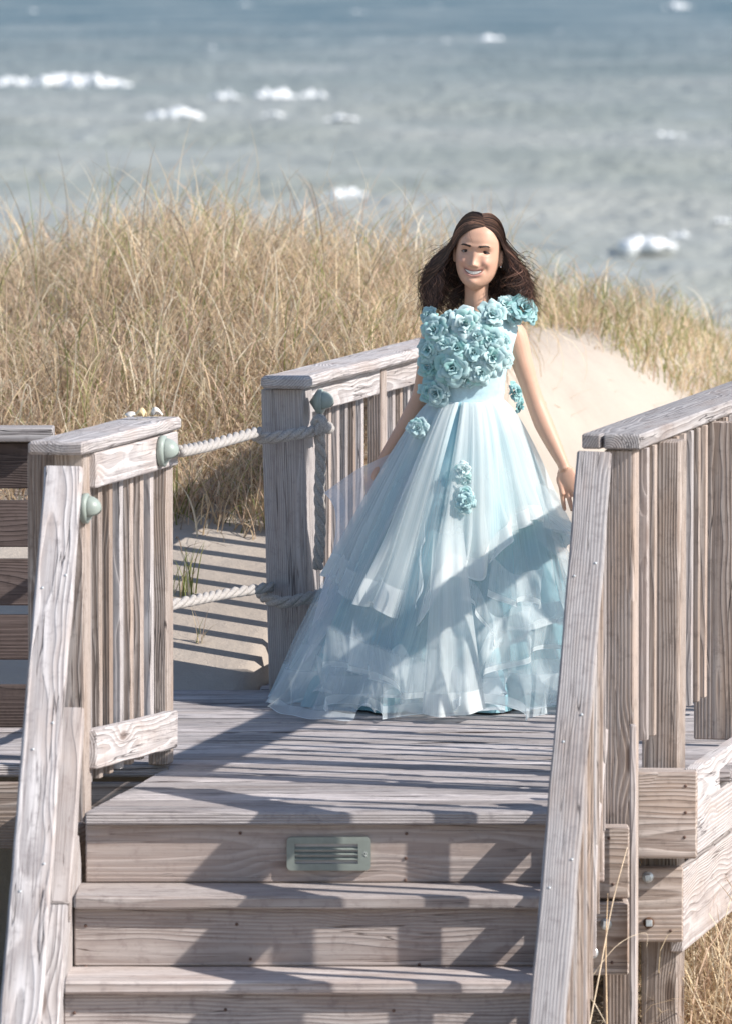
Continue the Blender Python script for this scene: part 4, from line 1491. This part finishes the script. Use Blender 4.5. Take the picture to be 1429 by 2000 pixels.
def strand(q, left, out, Lh, wob, ph, wind, nseg=11, nhang=12, curl=0.012, jit=0.0):
    """q: 0 at the front hairline .. 1 at the back of the parting; combed down to the left or right."""
    pts = []
    bp = 0.80 - 1.85 * q
    s0 = sph(R(25), bp) if bp > 0 else sph(math.pi - R(16), -bp)
    if left:
        th = R(-61 - 117 * q ** 0.8); b1 = 1.38 + 0.12 * q
    else:
        th = R(75 + 103 * q ** 0.9); b1 = 1.36 + 0.14 * q
    s1 = sph(th + jit, b1 + jit)
    om = math.acos(max(-1, min(1, s0.dot(s1))))
    for k in range(nseg):
        f = k / (nseg - 1)
        s_ = (s0 * math.sin((1 - f) * om) + s1 * math.sin(f * om)) / math.sin(om)
        lift = 0.003 + out * min(1, f * 3) + 0.010 * math.sin(f * 1.5) * min(1, f * 2)
        pts.append(on_scalp(s_, lift))
    d = (pts[-1] - pts[-2]).normalized()
    p = pts[-1]
    sd = math.sin(th)
    st = Lh / nhang
    for k in range(nhang):
        t = (k + 1) / nhang
        flare = (0.95 * math.exp(-((t - 0.22) / 0.34) ** 2) - 0.22 * t)
        tgt = Vector((sd * flare + wind * t * 1.0, 0.10 * math.copysign(1, -math.cos(th)) * 0.6 * t + (0.18 if math.cos(th) > 0.2 else 0.0) * (1 - t), -1.0))
        d = (d * 0.55 + tgt.normalized() * 0.45).normalized()
        w = Vector((math.sin(ph + t * 9 + th * 3), math.cos(ph * 1.7 + t * 7), 0)) * wob * t
        p = p + d * st
        pts.append(p + w + Vector((math.sin(ph + 14 * t), math.cos(ph + 14 * t), 0)) * curl * t * t)
    return pts


def hair_lim(th):
    return 1.0


mbV, mbQ, mbC = [], [], []


def ribbon(pts, w, c, up=None):
    base = len(mbV)
    n = len(pts)
    for i, p in enumerate(pts):
        t = (pts[min(i + 1, n - 1)] - pts[max(i - 1, 0)])
        s_ = t.cross(Vector((hr.normal(0, 0.15), -1, 0.1)))
        if s_.length < 1e-6: s_ = Vector((1, 0, 0))
        s_.normalize()
        ww = w * (1 - 0.75 * (i / (n - 1)) ** 3)
        mbV.append(HM @ (p + s_ * ww / 2)); mbV.append(HM @ (p - s_ * ww / 2))
        mbC.append(c); mbC.append(c)
    for i in range(n - 1):
        a0 = base + 2 * i
        mbQ.append((a0, a0 + 1, a0 + 3, a0 + 2))


# shell under the strands
SV, NS, NT_ = [], 48, 20
for k in range(NS):
    lf = k >= NS // 2
    q_ = (k / (NS // 2 - 1)) if not lf else 1 - (k - NS // 2) / (NS // 2 - 1)
    SV += [HM @ v for v in strand(q_, lf, -0.004, 0.165, 0.0, 0.0, 0.06, 9, 11, curl=0.0)]
sm_ = mesh_np('hair', SV, grid_quads(NS, NT_), cols=np.tile([0.030, 0.016, 0.012], (len(SV), 1)))
hair = link('hair', sm_, None, person, HAIR)
SV = []
for th in np.linspace(0, 2 * math.pi, 48, endpoint=False):
    front = max(0.0, math.cos(th))
    bm_ = 1.5 - 0.70 * front ** 0.8
    for k in range(10):
        b = 0.001 + bm_ * k / 9
        x = 0.0775 * math.sin(b) * math.sin(th); y = -math.cos(th) * (0.089 if math.cos(th) > 0 else 0.114) * math.sin(b); z = 0.1185 * math.cos(b)
        SV.append(HM @ Vector((x, y, z)))
link('scalp_hair', mesh_np('scalp_hair', SV, grid_quads(48, 10, True), cols=np.tile([0.028, 0.015, 0.012], (len(SV), 1))), None, hair, HAIR)
for i in range(3600):
    left = hr.random() < 0.48
    q_ = hr.random() ** 1.25
    th = q_ * 2.6 + (3 if left else 0)
    wisp = hr.random() < 0.09
    Lh = (hr.uniform(0.15, 0.25) + 0.02 * math.sin(th * 17)) * (1.08 if left else 0.93)
    wind = hr.normal(0.10, 0.09) if left else hr.normal(0.20, 0.16)
    wv = 0.014 + 0.024 * hr.random()
    clump = math.sin(th * 23) * 0.5 + 0.5
    if wisp: wind += abs(hr.normal(0.0, 0.45)) * (1 if not left else hr.choice([-1, 0.6])); wv *= 1.6
    pts = strand(q_, left, hr.uniform(0.0, 0.006) + 0.004 * clump, Lh, wv, th * 11 + hr.normal(0, 0.5), wind, curl=hr.uniform(0.0, 0.022), jit=hr.normal(0, 0.05))
    tone = (0.55 + 0.9 * (math.sin(th * 41) * 0.5 + 0.5)) * hr.uniform(0.7, 1.4)
    red = hr.random()
    c = np.array([0.064, 0.035, 0.026]) * tone
    if red > 0.74: c = np.array([0.22, 0.115, 0.078]) * tone
    ribbon(pts, hr.uniform(0.0018, 0.0036) if not wisp else 0.0014, c)
# wisps across the forehead and strands whipped sideways by the wind
for (x0, x1, x2) in ((0.004, -0.022, -0.008),):
    q = [Vector((x0, -0.060, 0.098)), on_face(x1, 0.068, 0.004), on_face((x1 + x2) / 2, 0.045, 0.004), on_face(x2, 0.030, 0.003)]
    q = [q[0]] + [HM.inverted() @ v for v in q[1:]]
    ribbon(catmull(q, 5), 0.0008, np.array([0.12, 0.07, 0.05]))
for i in range(60):
    z0 = hr.uniform(-0.06, 0.03)
    side = 1 if hr.random() < 0.75 else -1
    p0 = Vector((side * 0.10, hr.uniform(-0.01, 0.06), z0))
    ln = hr.uniform(0.05, 0.13)
    k_ = hr.uniform(0.4, 1.2)
    q = [p0 - Vector((side * 0.02, 0, -0.02)), p0 + Vector((side * ln * 0.3, 0, -0.015 - 0.1 * ln)), p0 + Vector((side * ln * 0.62, -0.01, -ln * 0.4 * k_)), p0 + Vector((side * ln * 0.95, 0, -ln * 0.72 * k_))]
    ribbon(catmull(q, 5), hr.uniform(0.0009, 0.0016), np.array([0.04, 0.021, 0.016]) * hr.uniform(0.7, 1.6))
sm2 = mesh_np('hair_strands', [tuple(v) for v in mbV], mbQ, cols=np.array(mbC))
link('hair_strands', sm2, None, hair, HAIR)

# ---- gown: bodice
BOD = mat_satin('pale_blue_satin', (0.50, 0.68, 0.73))
BODR = [(934, 616, 0.028, 0.110, 0.064), (931, 627, 0.02, 0.142, 0.078), (924, 652, 0.010, 0.143, 0.094), (916, 692, 0.003, 0.137, 0.107), (911, 727, 0.003, 0.126, 0.100), (911, 776, 0.004, 0.117, 0.092), (912, 800, 0.004, 0.124, 0.098)]
V, Q = [], []
n = 64
dense = []
for i in range(len(BODR) - 1):
    for k in range(5):
        t = k / 5
        dense.append(tuple(BODR[i][j] + (BODR[i + 1][j] - BODR[i][j]) * t for j in range(5)))
dense.append(BODR[-1])
for r_i, (px, py, dy, hw, hd) in enumerate(dense):
    c = P(px, py, DG + dy)
    for i in range(n):
        a = 2 * math.pi * i / n
        # armholes: the bodice dips below each arm
        side = abs(math.sin(a)) ** 10
        dz = -0.075 * side * max(0.0, 1 - r_i / 12)
        wr = 1 + 0.006 * math.sin(r_i * 1.9 + 1.3 * math.sin(a * 2)) * (1 if 18 < r_i < 28 else 0)
        V.append(c + Vector((hw * math.sin(a) * wr, -hd * math.cos(a) * wr, dz)))
nr_ = len(dense)
for j in range(nr_ - 1):
    for i in range(n):
        a0 = j * n + i; b0 = j * n + (i + 1) % n
        Q.append((a0, a0 + n, b0 + n, b0))
gown = link('gown', mesh_np('gown', V, Q), None, person, BOD)
md = gown.modifiers.new('thick', 'SOLIDIFY'); md.thickness = 0.003; md.offset = 1

# ---- roses
ROSE = mat_rose()


def rose(c, nrm, R_, seed, pale=0.5, layers=5, squash=1.0):
    rr_ = random.Random(seed)
    V, Q, C = [], [], []
    nrm = Vector(nrm).normalized()
    ref = UP if abs(nrm.z) < 0.9 else EX
    u = ref.cross(nrm).normalized(); v = nrm.cross(u)
    spin = rr_.uniform(0, 6.28)
    NU, NV = 8, 7
    for L_ in range(layers):
        f = L_ / max(1, layers - 1)
        cnt = (2, 3, 4, 5, 6, 6)[L_]
        reach = R_ * (0.16 + 0.84 * f ** 0.9)
        heightL = R_ * (0.74 - 0.50 * f)
        for k in range(cnt):
            a0 = spin + L_ * 1.1 + 2 * math.pi * k / cnt + rr_.uniform(-0.18, 0.18)
            half = math.pi / cnt * rr_.uniform(1.05, 1.35)
            if L_ == 0: half = math.pi * 0.75
            rs = rr_.uniform(0.86, 1.12)
            hs = rr_.uniform(0.85, 1.2)
            wob = rr_.uniform(0, 6)
            base = len(V)
            col = np.array([0.36, 0.60, 0.62]) * (1 - pale) + np.array([0.84, 0.90, 0.88]) * pale
            col = col * rr_.uniform(0.85, 1.12)
            if rr_.random() < 0.18: col = col * np.array([0.82, 1.0, 0.94])
            for i in range(NU):
                s_ = -1 + 2 * i / (NU - 1)
                for j in range(NV):
                    t = j / (NV - 1)
                    w = half * s_ * (0.55 + 0.55 * t) * (1 - 0.20 * t ** 6 * abs(s_) ** 2)
                    ang = a0 + w
                    edge = 1 - 0.22 * abs(s_) ** 3 * t
                    rad = reach * rs * (0.30 + 0.70 * t ** (0.8 + 1.3 * (1 - f))) * edge
                    h = heightL * hs * (t ** 0.8) * (1 - 0.35 * abs(s_) ** 2)
                    curl = max(0, t - 0.70) / 0.30
                    h -= curl ** 2 * R_ * 0.17 * (0.3 + 0.7 * f)
                    rad += curl * R_ * 0.07 * f
                    h += R_ * 0.10 * math.sin(s_ * 4 + wob) * t * f
                    rad += R_ * 0.06 * math.sin(s_ * 6 + wob * 2) * t
                    V.append(c + (u * math.cos(ang) + v * math.sin(ang) * squash) * rad + nrm * h)
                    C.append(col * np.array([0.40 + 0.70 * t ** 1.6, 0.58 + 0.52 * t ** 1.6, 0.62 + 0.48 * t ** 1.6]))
            for i in range(NU - 1):
                for j in range(NV - 1):
                    q = base + i * NV + j
                    Q.append((q, q + NV, q + NV + 1, q + 1))
    return mesh_np('rose', V, Q, cols=np.array(C))


ROSES = [  # px, py, radius px, dy, normal x, normal z, pale
    (850, 645, 27, -0.088, -0.45, 0.25, 0.45), (908, 634, 30, -0.098, -0.05, 0.35, 0.75), (958, 616, 25, -0.085, 0.25, 0.4, 0.5),
    (986, 597, 20, -0.045, 0.2, 0.7, 0.55), (1020, 604, 27, -0.035, 0.55, 0.5, 0.15), (838, 683, 24, -0.082, -0.55, 0.05, 0.4),
    (836, 716, 21, -0.075, -0.55, -0.05, 0.3), (884, 718, 30, -0.118, -0.15, -0.05, 0.5), (960, 696, 30, -0.105, 0.3, 0.0, 0.6),
    (938, 728, 24, -0.112, 0.15, -0.15, 0.75), (838, 762, 22, -0.075, -0.5, 0.0, 0.25), (852, 768, 23, -0.09, -0.35, -0.1, 0.45),
    (837, 618, 17, -0.02, -0.7, 0.4, 0.3), (955, 662, 25, -0.098, 0.25, 0.1, 0.45), (893, 680, 27, -0.112, -0.1, 0.05, 0.35),
    (924, 688, 25, -0.115, 0.1, 0.0, 0.35), (984, 700, 19, -0.075, 0.7, 0.0, 0.75), (868, 672, 22, -0.104, -0.2, 0.1, 0.4), (930, 655, 22, -0.108, 0.05, 0.2, 0.4),
    (1036, 616, 15, 0.02, 0.9, 0.2, 0.15), (1003, 622, 15, -0.045, 0.4, 0.2, 0.5), (878, 622, 17, -0.07, -0.2, 0.5, 0.5), (980, 668, 16, -0.078, 0.6, 0.1, 0.4),
    (868, 744, 16, -0.10, -0.3, -0.1, 0.35), (912, 742, 15, -0.11, 0.0, -0.2, 0.4),
]
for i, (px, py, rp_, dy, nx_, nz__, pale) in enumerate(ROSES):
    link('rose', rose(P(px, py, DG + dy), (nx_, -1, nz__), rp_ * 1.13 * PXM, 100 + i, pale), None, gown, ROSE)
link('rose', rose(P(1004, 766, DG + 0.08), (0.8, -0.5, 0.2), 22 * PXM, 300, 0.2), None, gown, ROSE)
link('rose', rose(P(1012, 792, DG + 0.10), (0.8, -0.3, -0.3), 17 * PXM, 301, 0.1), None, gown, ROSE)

# ---- skirt layers
ZW = P(912, 782, DG).z
CX0, CY0 = P(912, 782, DG).x, DG + 0.004


def skirt_layer(name, mat, ph0, ph1, nph, nt, t0, zhem, rhem, folds, flare, seed, lift=0.0, closed=False, power=0.78, off=0.0, flip=0.0, toff=0.0, dips=()):
    """cone of cloth round the body; phi 0 faces the viewer, + to the picture's right. zhem/rhem: functions of phi (deg)."""
    r_ = np.random.default_rng(seed)
    A = [(f[0], f[1], r_.uniform(0, 6.28)) for f in folds]
    Fl = [(f[0], f[1], r_.uniform(0, 6.28)) for f in flare]
    V, UV = [], []
    for i in range(nph):
        ph = ph0 + (ph1 - ph0) * i / (nph - 1)
        p = R(ph)
        zh, rh = zhem(ph), rhem(ph)
        for j in range(nt):
            t = (j / (nt - 1))
            t = t ** 0.85
            z = ZW + lift + (zh - ZW - lift) * t
            tt = (ZW - z) / ZW                        # 0 waist .. 1 floor
            tt = max(tt, 0.0)
            r = 0.118 + off + (rh - 0.118) * tt ** power
            pl = sum(a * math.cos(n_ * p + q + 0.5 * math.sin(p * 1.7 + q)) for n_, a, q in A)
            r += pl * min(1, 0.10 + tt * 1.15)
            for (dc, dw, dd) in dips: r -= dd * math.exp(-((ph - dc + 6 * tt) / dw) ** 2) * min(1, 0.15 + tt * 2)
            e = max(0.0, (t - 0.62) / 0.38)
            fl = sum(a * math.sin(n_ * p + q + 0.9 * math.sin(2 * p + q) + 1.6 * e) for n_, a, q in Fl)
            fl *= 1 - 0.75 * math.exp(-((ph + 95) / 38) ** 2)
            r += fl * e ** 1.4 + flip * e ** 3
            z2 = z + 0.35 * (math.sqrt(fl * fl + 4e-4) - 0.02) * e ** 2
            dp = 0.55 * sum(a * math.cos(n_ * p + q) for n_, a, q in Fl) * e ** 1.5 / max(0.2, r)
            cx = CX0 - 0.105 * tt ** 1.2
            V.append((cx + r * math.sin(p + dp), CY0 - r * math.cos(p + dp) * 0.92, max(0.006, z2)))
            UV.append((i / (nph - 1) * (ph1 - ph0) / 360.0, t0 + (1 - t0) * t))
    q = grid_quads(nph, nt)
    return link(name, mesh_np(name, V, q, uvs=UV), None, gown, mat)


LIN = mat_satin('aqua_lining', (0.26, 0.47, 0.525), 20)
T1 = mat_cloth('upper_tulle', (0.87, 0.915, 0.91), 0.46, 0.86, 0.865, 0.875)
T2 = mat_cloth('mid_tulle', (0.82, 0.89, 0.90), 0.32, 0.80, 0.885, 0.895, top=0.1)
T3 = mat_cloth('bottom_tulle', (0.79, 0.865, 0.90), 0.26, 0.56, 0.86, 0.87, streak=0.12, top=0.35)
T5 = mat_cloth('panel_tulle', (0.86, 0.915, 0.91), 0.46, 0.86, 0.865, 0.875, top=0.02)
T4 = mat_cloth('wind_blown_tulle', (0.88, 0.88, 0.93), 0.55, 0.72, 0.86, 0.87, streak=0.12)


def interp_deg(xs_, ys_, sg=3.0):
    g_ = np.linspace(-190, 190, 761)
    k_ = np.exp(-np.linspace(-3, 3, int(6 * sg * 2) | 1) ** 2 / 2); k_ /= k_.sum()
    h_ = len(k_) // 2
    v_ = np.convolve(np.pad(np.interp(g_, xs_, ys_), h_, 'edge'), k_, 'valid')
    return lambda ph: float(np.interp(ph, g_, v_))



rbase = interp_deg([-180, -120, -90, -60, -30, 0, 40, 80, 120, 180], [0.50, 0.52, 0.53, 0.53, 0.52, 0.51, 0.51, 0.55, 0.53, 0.50], 12.0)
skirt_layer('skirt_lining', LIN, -180, 180, 220, 30, 0.0, lambda p: 0.004, lambda p: rbase(p) - 0.05, [(9, 0.024), (17, 0.016), (31, 0.006)], [(13, 0.02)], 1, off=-0.012)
# bottom ruffled tier
skirt_layer('bottom_tulle_layer', T3, -180, 180, 520, 46, 0.35, lambda p: 0.008, lambda p: rbase(p) + 0.015, [(11, 0.018), (19, 0.010)], [(9, 0.065), (15, 0.05), (25, 0.016)], 2, lift=-0.45, off=0.0)
skirt_layer('bottom_tulle_layer', T3, -180, 180, 480, 40, 0.35, lambda p: 0.05, lambda p: rbase(p) - 0.03, [(9, 0.018), (21, 0.010)], [(11, 0.075), (17, 0.045)], 5, lift=-0.40)
# middle tier with a hanging panel in front and a cascade to the right
zm = interp_deg([-180, -100, -60, -42, -24, -13, -10, 13, 16, 24, 40, 55, 80, 180], [0.12, 0.12, 0.10, 0.14, 0.10, 0.16, 0.035, 0.035, 0.16, 0.23, 0.26, 0.27, 0.33, 0.3])
skirt_layer('middle_tulle_layer', T2, -180, 180, 620, 50, 0.1, zm, lambda p: rbase(p) - 0.015 + (0.02 if -11 < p < 14 else 0), [(10, 0.018), (19, 0.012), (40, 0.004)], [(9, 0.045), (15, 0.032)], 8, lift=-0.12)
# upper tier: long on the left, swept up on the right
zu = interp_deg([-180, -110, -75, -50, -40, -22, -9, -7, 0, 12, 26, 45, 70, 95, 180], [0.5, 0.45, 0.40, 0.335, 0.345, 0.285, 0.265, 0.47, 0.435, 0.40, 0.53, 0.60, 0.58, 0.50, 0.5])
skirt_layer('upper_tulle_layer', T1, -180, 180, 760, 54, 0.0, zu, lambda p: rbase(p) + 0.01, [(8, 0.022), (15, 0.020), (27, 0.010), (50, 0.005)], [(8, 0.030), (14, 0.022)], 11, dips=((-13, 4, 0.12), (-48, 5, 0.07), (-30, 4, 0.05), (38, 6, 0.07)))
skirt_layer('upper_tulle_layer', T1, -180, 180, 640, 40, 0.0, lambda p: zu(p) + 0.012, lambda p: rbase(p) - 0.012, [(8, 0.020), (17, 0.015), (40, 0.006)], [(8, 0.03)], 14, dips=((-13, 5, 0.10), (-48, 6, 0.05), (38, 7, 0.05)))


def sheet(name, mat, curves, ripple, freq, seed, dirn=Vector((0, -1, 0)), nu=26, t0=0.0):
    """cloth through a row of 3-D curves (each top to hem)."""
    cs = [catmull(c, 8) for c in curves]
    m_ = len(cs[0])
    V, UV = [], []
    rows = []
    for j in range(m_):
        rows.append(catmull([c[j] for c in cs], nu))
    n_ = len(rows[0])
    r_ = random.Random(seed); q0 = r_.uniform(0, 6)
    for i in range(n_):
        for j in range(m_):
            t = j / (m_ - 1)
            u_ = i / (n_ - 1)
            V.append(rows[j][i] + dirn * ripple * t ** 1.2 * math.sin(freq * u_ * 6.28 + q0 + 1.5 * t))
            UV.append((u_ * 0.15, t0 + (1 - t0) * t))
    return link(name, mesh_np(name, V, grid_quads(n_, m_), uvs=UV), None, gown, mat)


# cascading folds
def strip(name, mat, pts, dy, w, seed, amp=0.03, nf=2.2, hang=0.10, v0=0.36, sub_=14):
    """hanging ruffle: upper edge runs through pts, the cloth falls below in S-folds."""
    p = catmull([P(a, b, DG + d) for a, b, d in pts], sub_)
    V, UV = [], []
    r_ = random.Random(seed); q0 = r_.uniform(0, 6)
    n_ = len(p); m_ = 12
    for i in range(n_):
        s_ = i / (n_ - 1)
        for j in range(m_):
            t = j / (m_ - 1)
            ph = q0 + nf * 6.28 * s_
            o = Vector((0.5 * amp * math.cos(ph) * t, -amp * (0.6 + math.sin(ph)) * t ** 0.8 - 0.012, -hang * t * (1 + 0.15 * math.sin(ph * 0.5))))
            V.append(p[i] + o)
            UV.append((s_ * 0.2, v0 + (1 - v0) * t))
    return link(name, mesh_np(name, V, grid_quads(n_, m_), uvs=UV), None, gown, mat)


strip('cascade_ruffle', T2, [(828, 1005, -0.33), (822, 1060, -0.37), (818, 1115, -0.41), (816, 1150, -0.43)], 0, 0, 4, amp=0.022, nf=1.4, hang=0.075)
strip('cascade_ruffle', T2, [(900, 1115, -0.42), (935, 1150, -0.45), (955, 1195, -0.47), (985, 1205, -0.46), (1035, 1185, -0.42)], 0, 0, 6, amp=0.035, nf=2.6, hang=0.085)
strip('cascade_ruffle', T2, [(960, 1085, -0.38), (1000, 1120, -0.40), (1030, 1115, -0.39), (1060, 1110, -0.36)], 0, 0, 9, amp=0.035, nf=2.0, hang=0.11)
strip('cascade_ruffle', T3, [(690, 1200, -0.40), (720, 1250, -0.45), (770, 1270, -0.48), (810, 1290, -0.5)], 0, 0, 12, amp=0.04, nf=2.4, hang=0.13)
strip('cascade_ruffle', T2, [(615, 1275, -0.26), (640, 1295, -0.32), (655, 1300, -0.33)], 0, 0, 15, amp=0.05, nf=1.1, hang=0.11)
strip('cascade_ruffle', T2, [(1060, 1330, -0.36), (1085, 1315, -0.33), (1120, 1300, -0.28)], 0, 0, 18, amp=0.045, nf=1.3, hang=0.09)
strip('hem_ruffle', T3, [(560, 1310, -0.22), (600, 1296, -0.36), (660, 1288, -0.46), (745, 1282, -0.53), (850, 1285, -0.56), (960, 1285, -0.54), (1050, 1288, -0.45), (1130, 1295, -0.30)], 0, 0, 31, amp=0.075, nf=5.2, hang=0.168, sub_=30)
strip('hem_ruffle', T2, [(640, 1215, -0.34), (690, 1235, -0.43), (760, 1262, -0.50), (835, 1275, -0.53)], 0, 0, 37, amp=0.06, nf=2.1, hang=0.13, sub_=24, v0=0.12)
strip('hem_ruffle', T2, [(955, 1225, -0.50), (1010, 1215, -0.47), (1070, 1200, -0.40), (1130, 1190, -0.28)], 0, 0, 41, amp=0.06, nf=1.9, hang=0.13, sub_=24, v0=0.12)
sheet('front_panel', T5, [[P(848, 1000, DG - 0.36), P(840, 1130, DG - 0.46), P(832, 1260, DG - 0.56), P(824, 1396, DG - 0.64)],
                          [P(866, 1000, DG - 0.37), P(862, 1130, DG - 0.48), P(862, 1260, DG - 0.59), P(864, 1400, DG - 0.68)],
                          [P(884, 1000, DG - 0.37), P(890, 1130, DG - 0.47), P(900, 1260, DG - 0.57), P(908, 1396, DG - 0.66)],
                          [P(900, 1000, DG - 0.36), P(914, 1130, DG - 0.45), P(930, 1260, DG - 0.54), P(948, 1385, DG - 0.60)]], 0.02, 2.2, 11)
# sheer sheets lifted by the wind
sheet('blown_tulle', T4, [[P(828, 830, DG - 0.02), P(770, 880, DG + 0.06), P(700, 915, DG + 0.12), P(633, 962, DG + 0.15)],
                          [P(826, 850, DG - 0.05), P(775, 920, DG), P(715, 965, DG + 0.05), P(655, 1000, DG + 0.08)],
                          [P(822, 880, DG - 0.10), P(765, 970, DG - 0.06), P(705, 1040, DG - 0.02), P(650, 1075, DG)],
                          [P(815, 900, DG - 0.14), P(745, 1030, DG - 0.12), P(670, 1140, DG - 0.1), P(618, 1190, DG - 0.08)],
                          [P(805, 930, DG - 0.18), P(730, 1080, DG - 0.2), P(650, 1220, DG - 0.2), P(590, 1300, DG - 0.2)]], 0.028, 2.5, 3)
sheet('blown_tulle', T3, [[P(960, 880, DG - 0.16), P(1030, 930, DG - 0.12), P(1090, 965, DG - 0.05), P(1130, 1000, DG)],
                          [P(960, 910, DG - 0.2), P(1030, 975, DG - 0.18), P(1090, 1020, DG - 0.13), P(1135, 1060, DG - 0.1)],
                          [P(960, 950, DG - 0.24), P(1025, 1030, DG - 0.24), P(1085, 1085, DG - 0.2), P(1140, 1110, DG - 0.17)]], 0.022, 1.6, 5)
# train trailing to the left on the deck
sheet('train_tulle', T3, [[P(640, 1180, DG - 0.2), P(600, 1270, DG - 0.28), P(560, 1345, DG - 0.35), G(522, 1380, 0.012)],
                          [P(660, 1190, DG - 0.3), P(620, 1290, DG - 0.38), P(590, 1360, DG - 0.42), G(560, 1396, 0.012)],
                          [P(690, 1220, DG - 0.38), P(660, 1310, DG - 0.44), P(640, 1370, DG - 0.48), G(625, 1405, 0.012)],
                          [P(740, 1240, DG - 0.43), P(715, 1330, DG - 0.48), P(700, 1380, DG - 0.51), G(690, 1407, 0.012)]], 0.022, 3.0, 7, t0=0.3)

# ---- roses on the skirt
for (px, py, rp_, dy, nx_, nz__, pale, sd, lay) in ((816, 836, 21, -0.115, -0.25, 0.1, 0.6, 400, 5), (903, 918, 17, -0.235, 0.1, 0.2, 0.8, 401, 4), (908, 940, 11, -0.25, 0.2, -0.5, 0.6, 402, 3), (909, 981, 20, -0.275, 0.05, 0.1, 0.3, 403, 5), (908, 962, 14, -0.262, 0.1, 0.6, 0.4, 404, 3)):
    link('rose', rose(P(px, py, DG + dy), (nx_, -1, nz__), rp_ * PXM, sd, pale, lay), None, gown, ROSE)
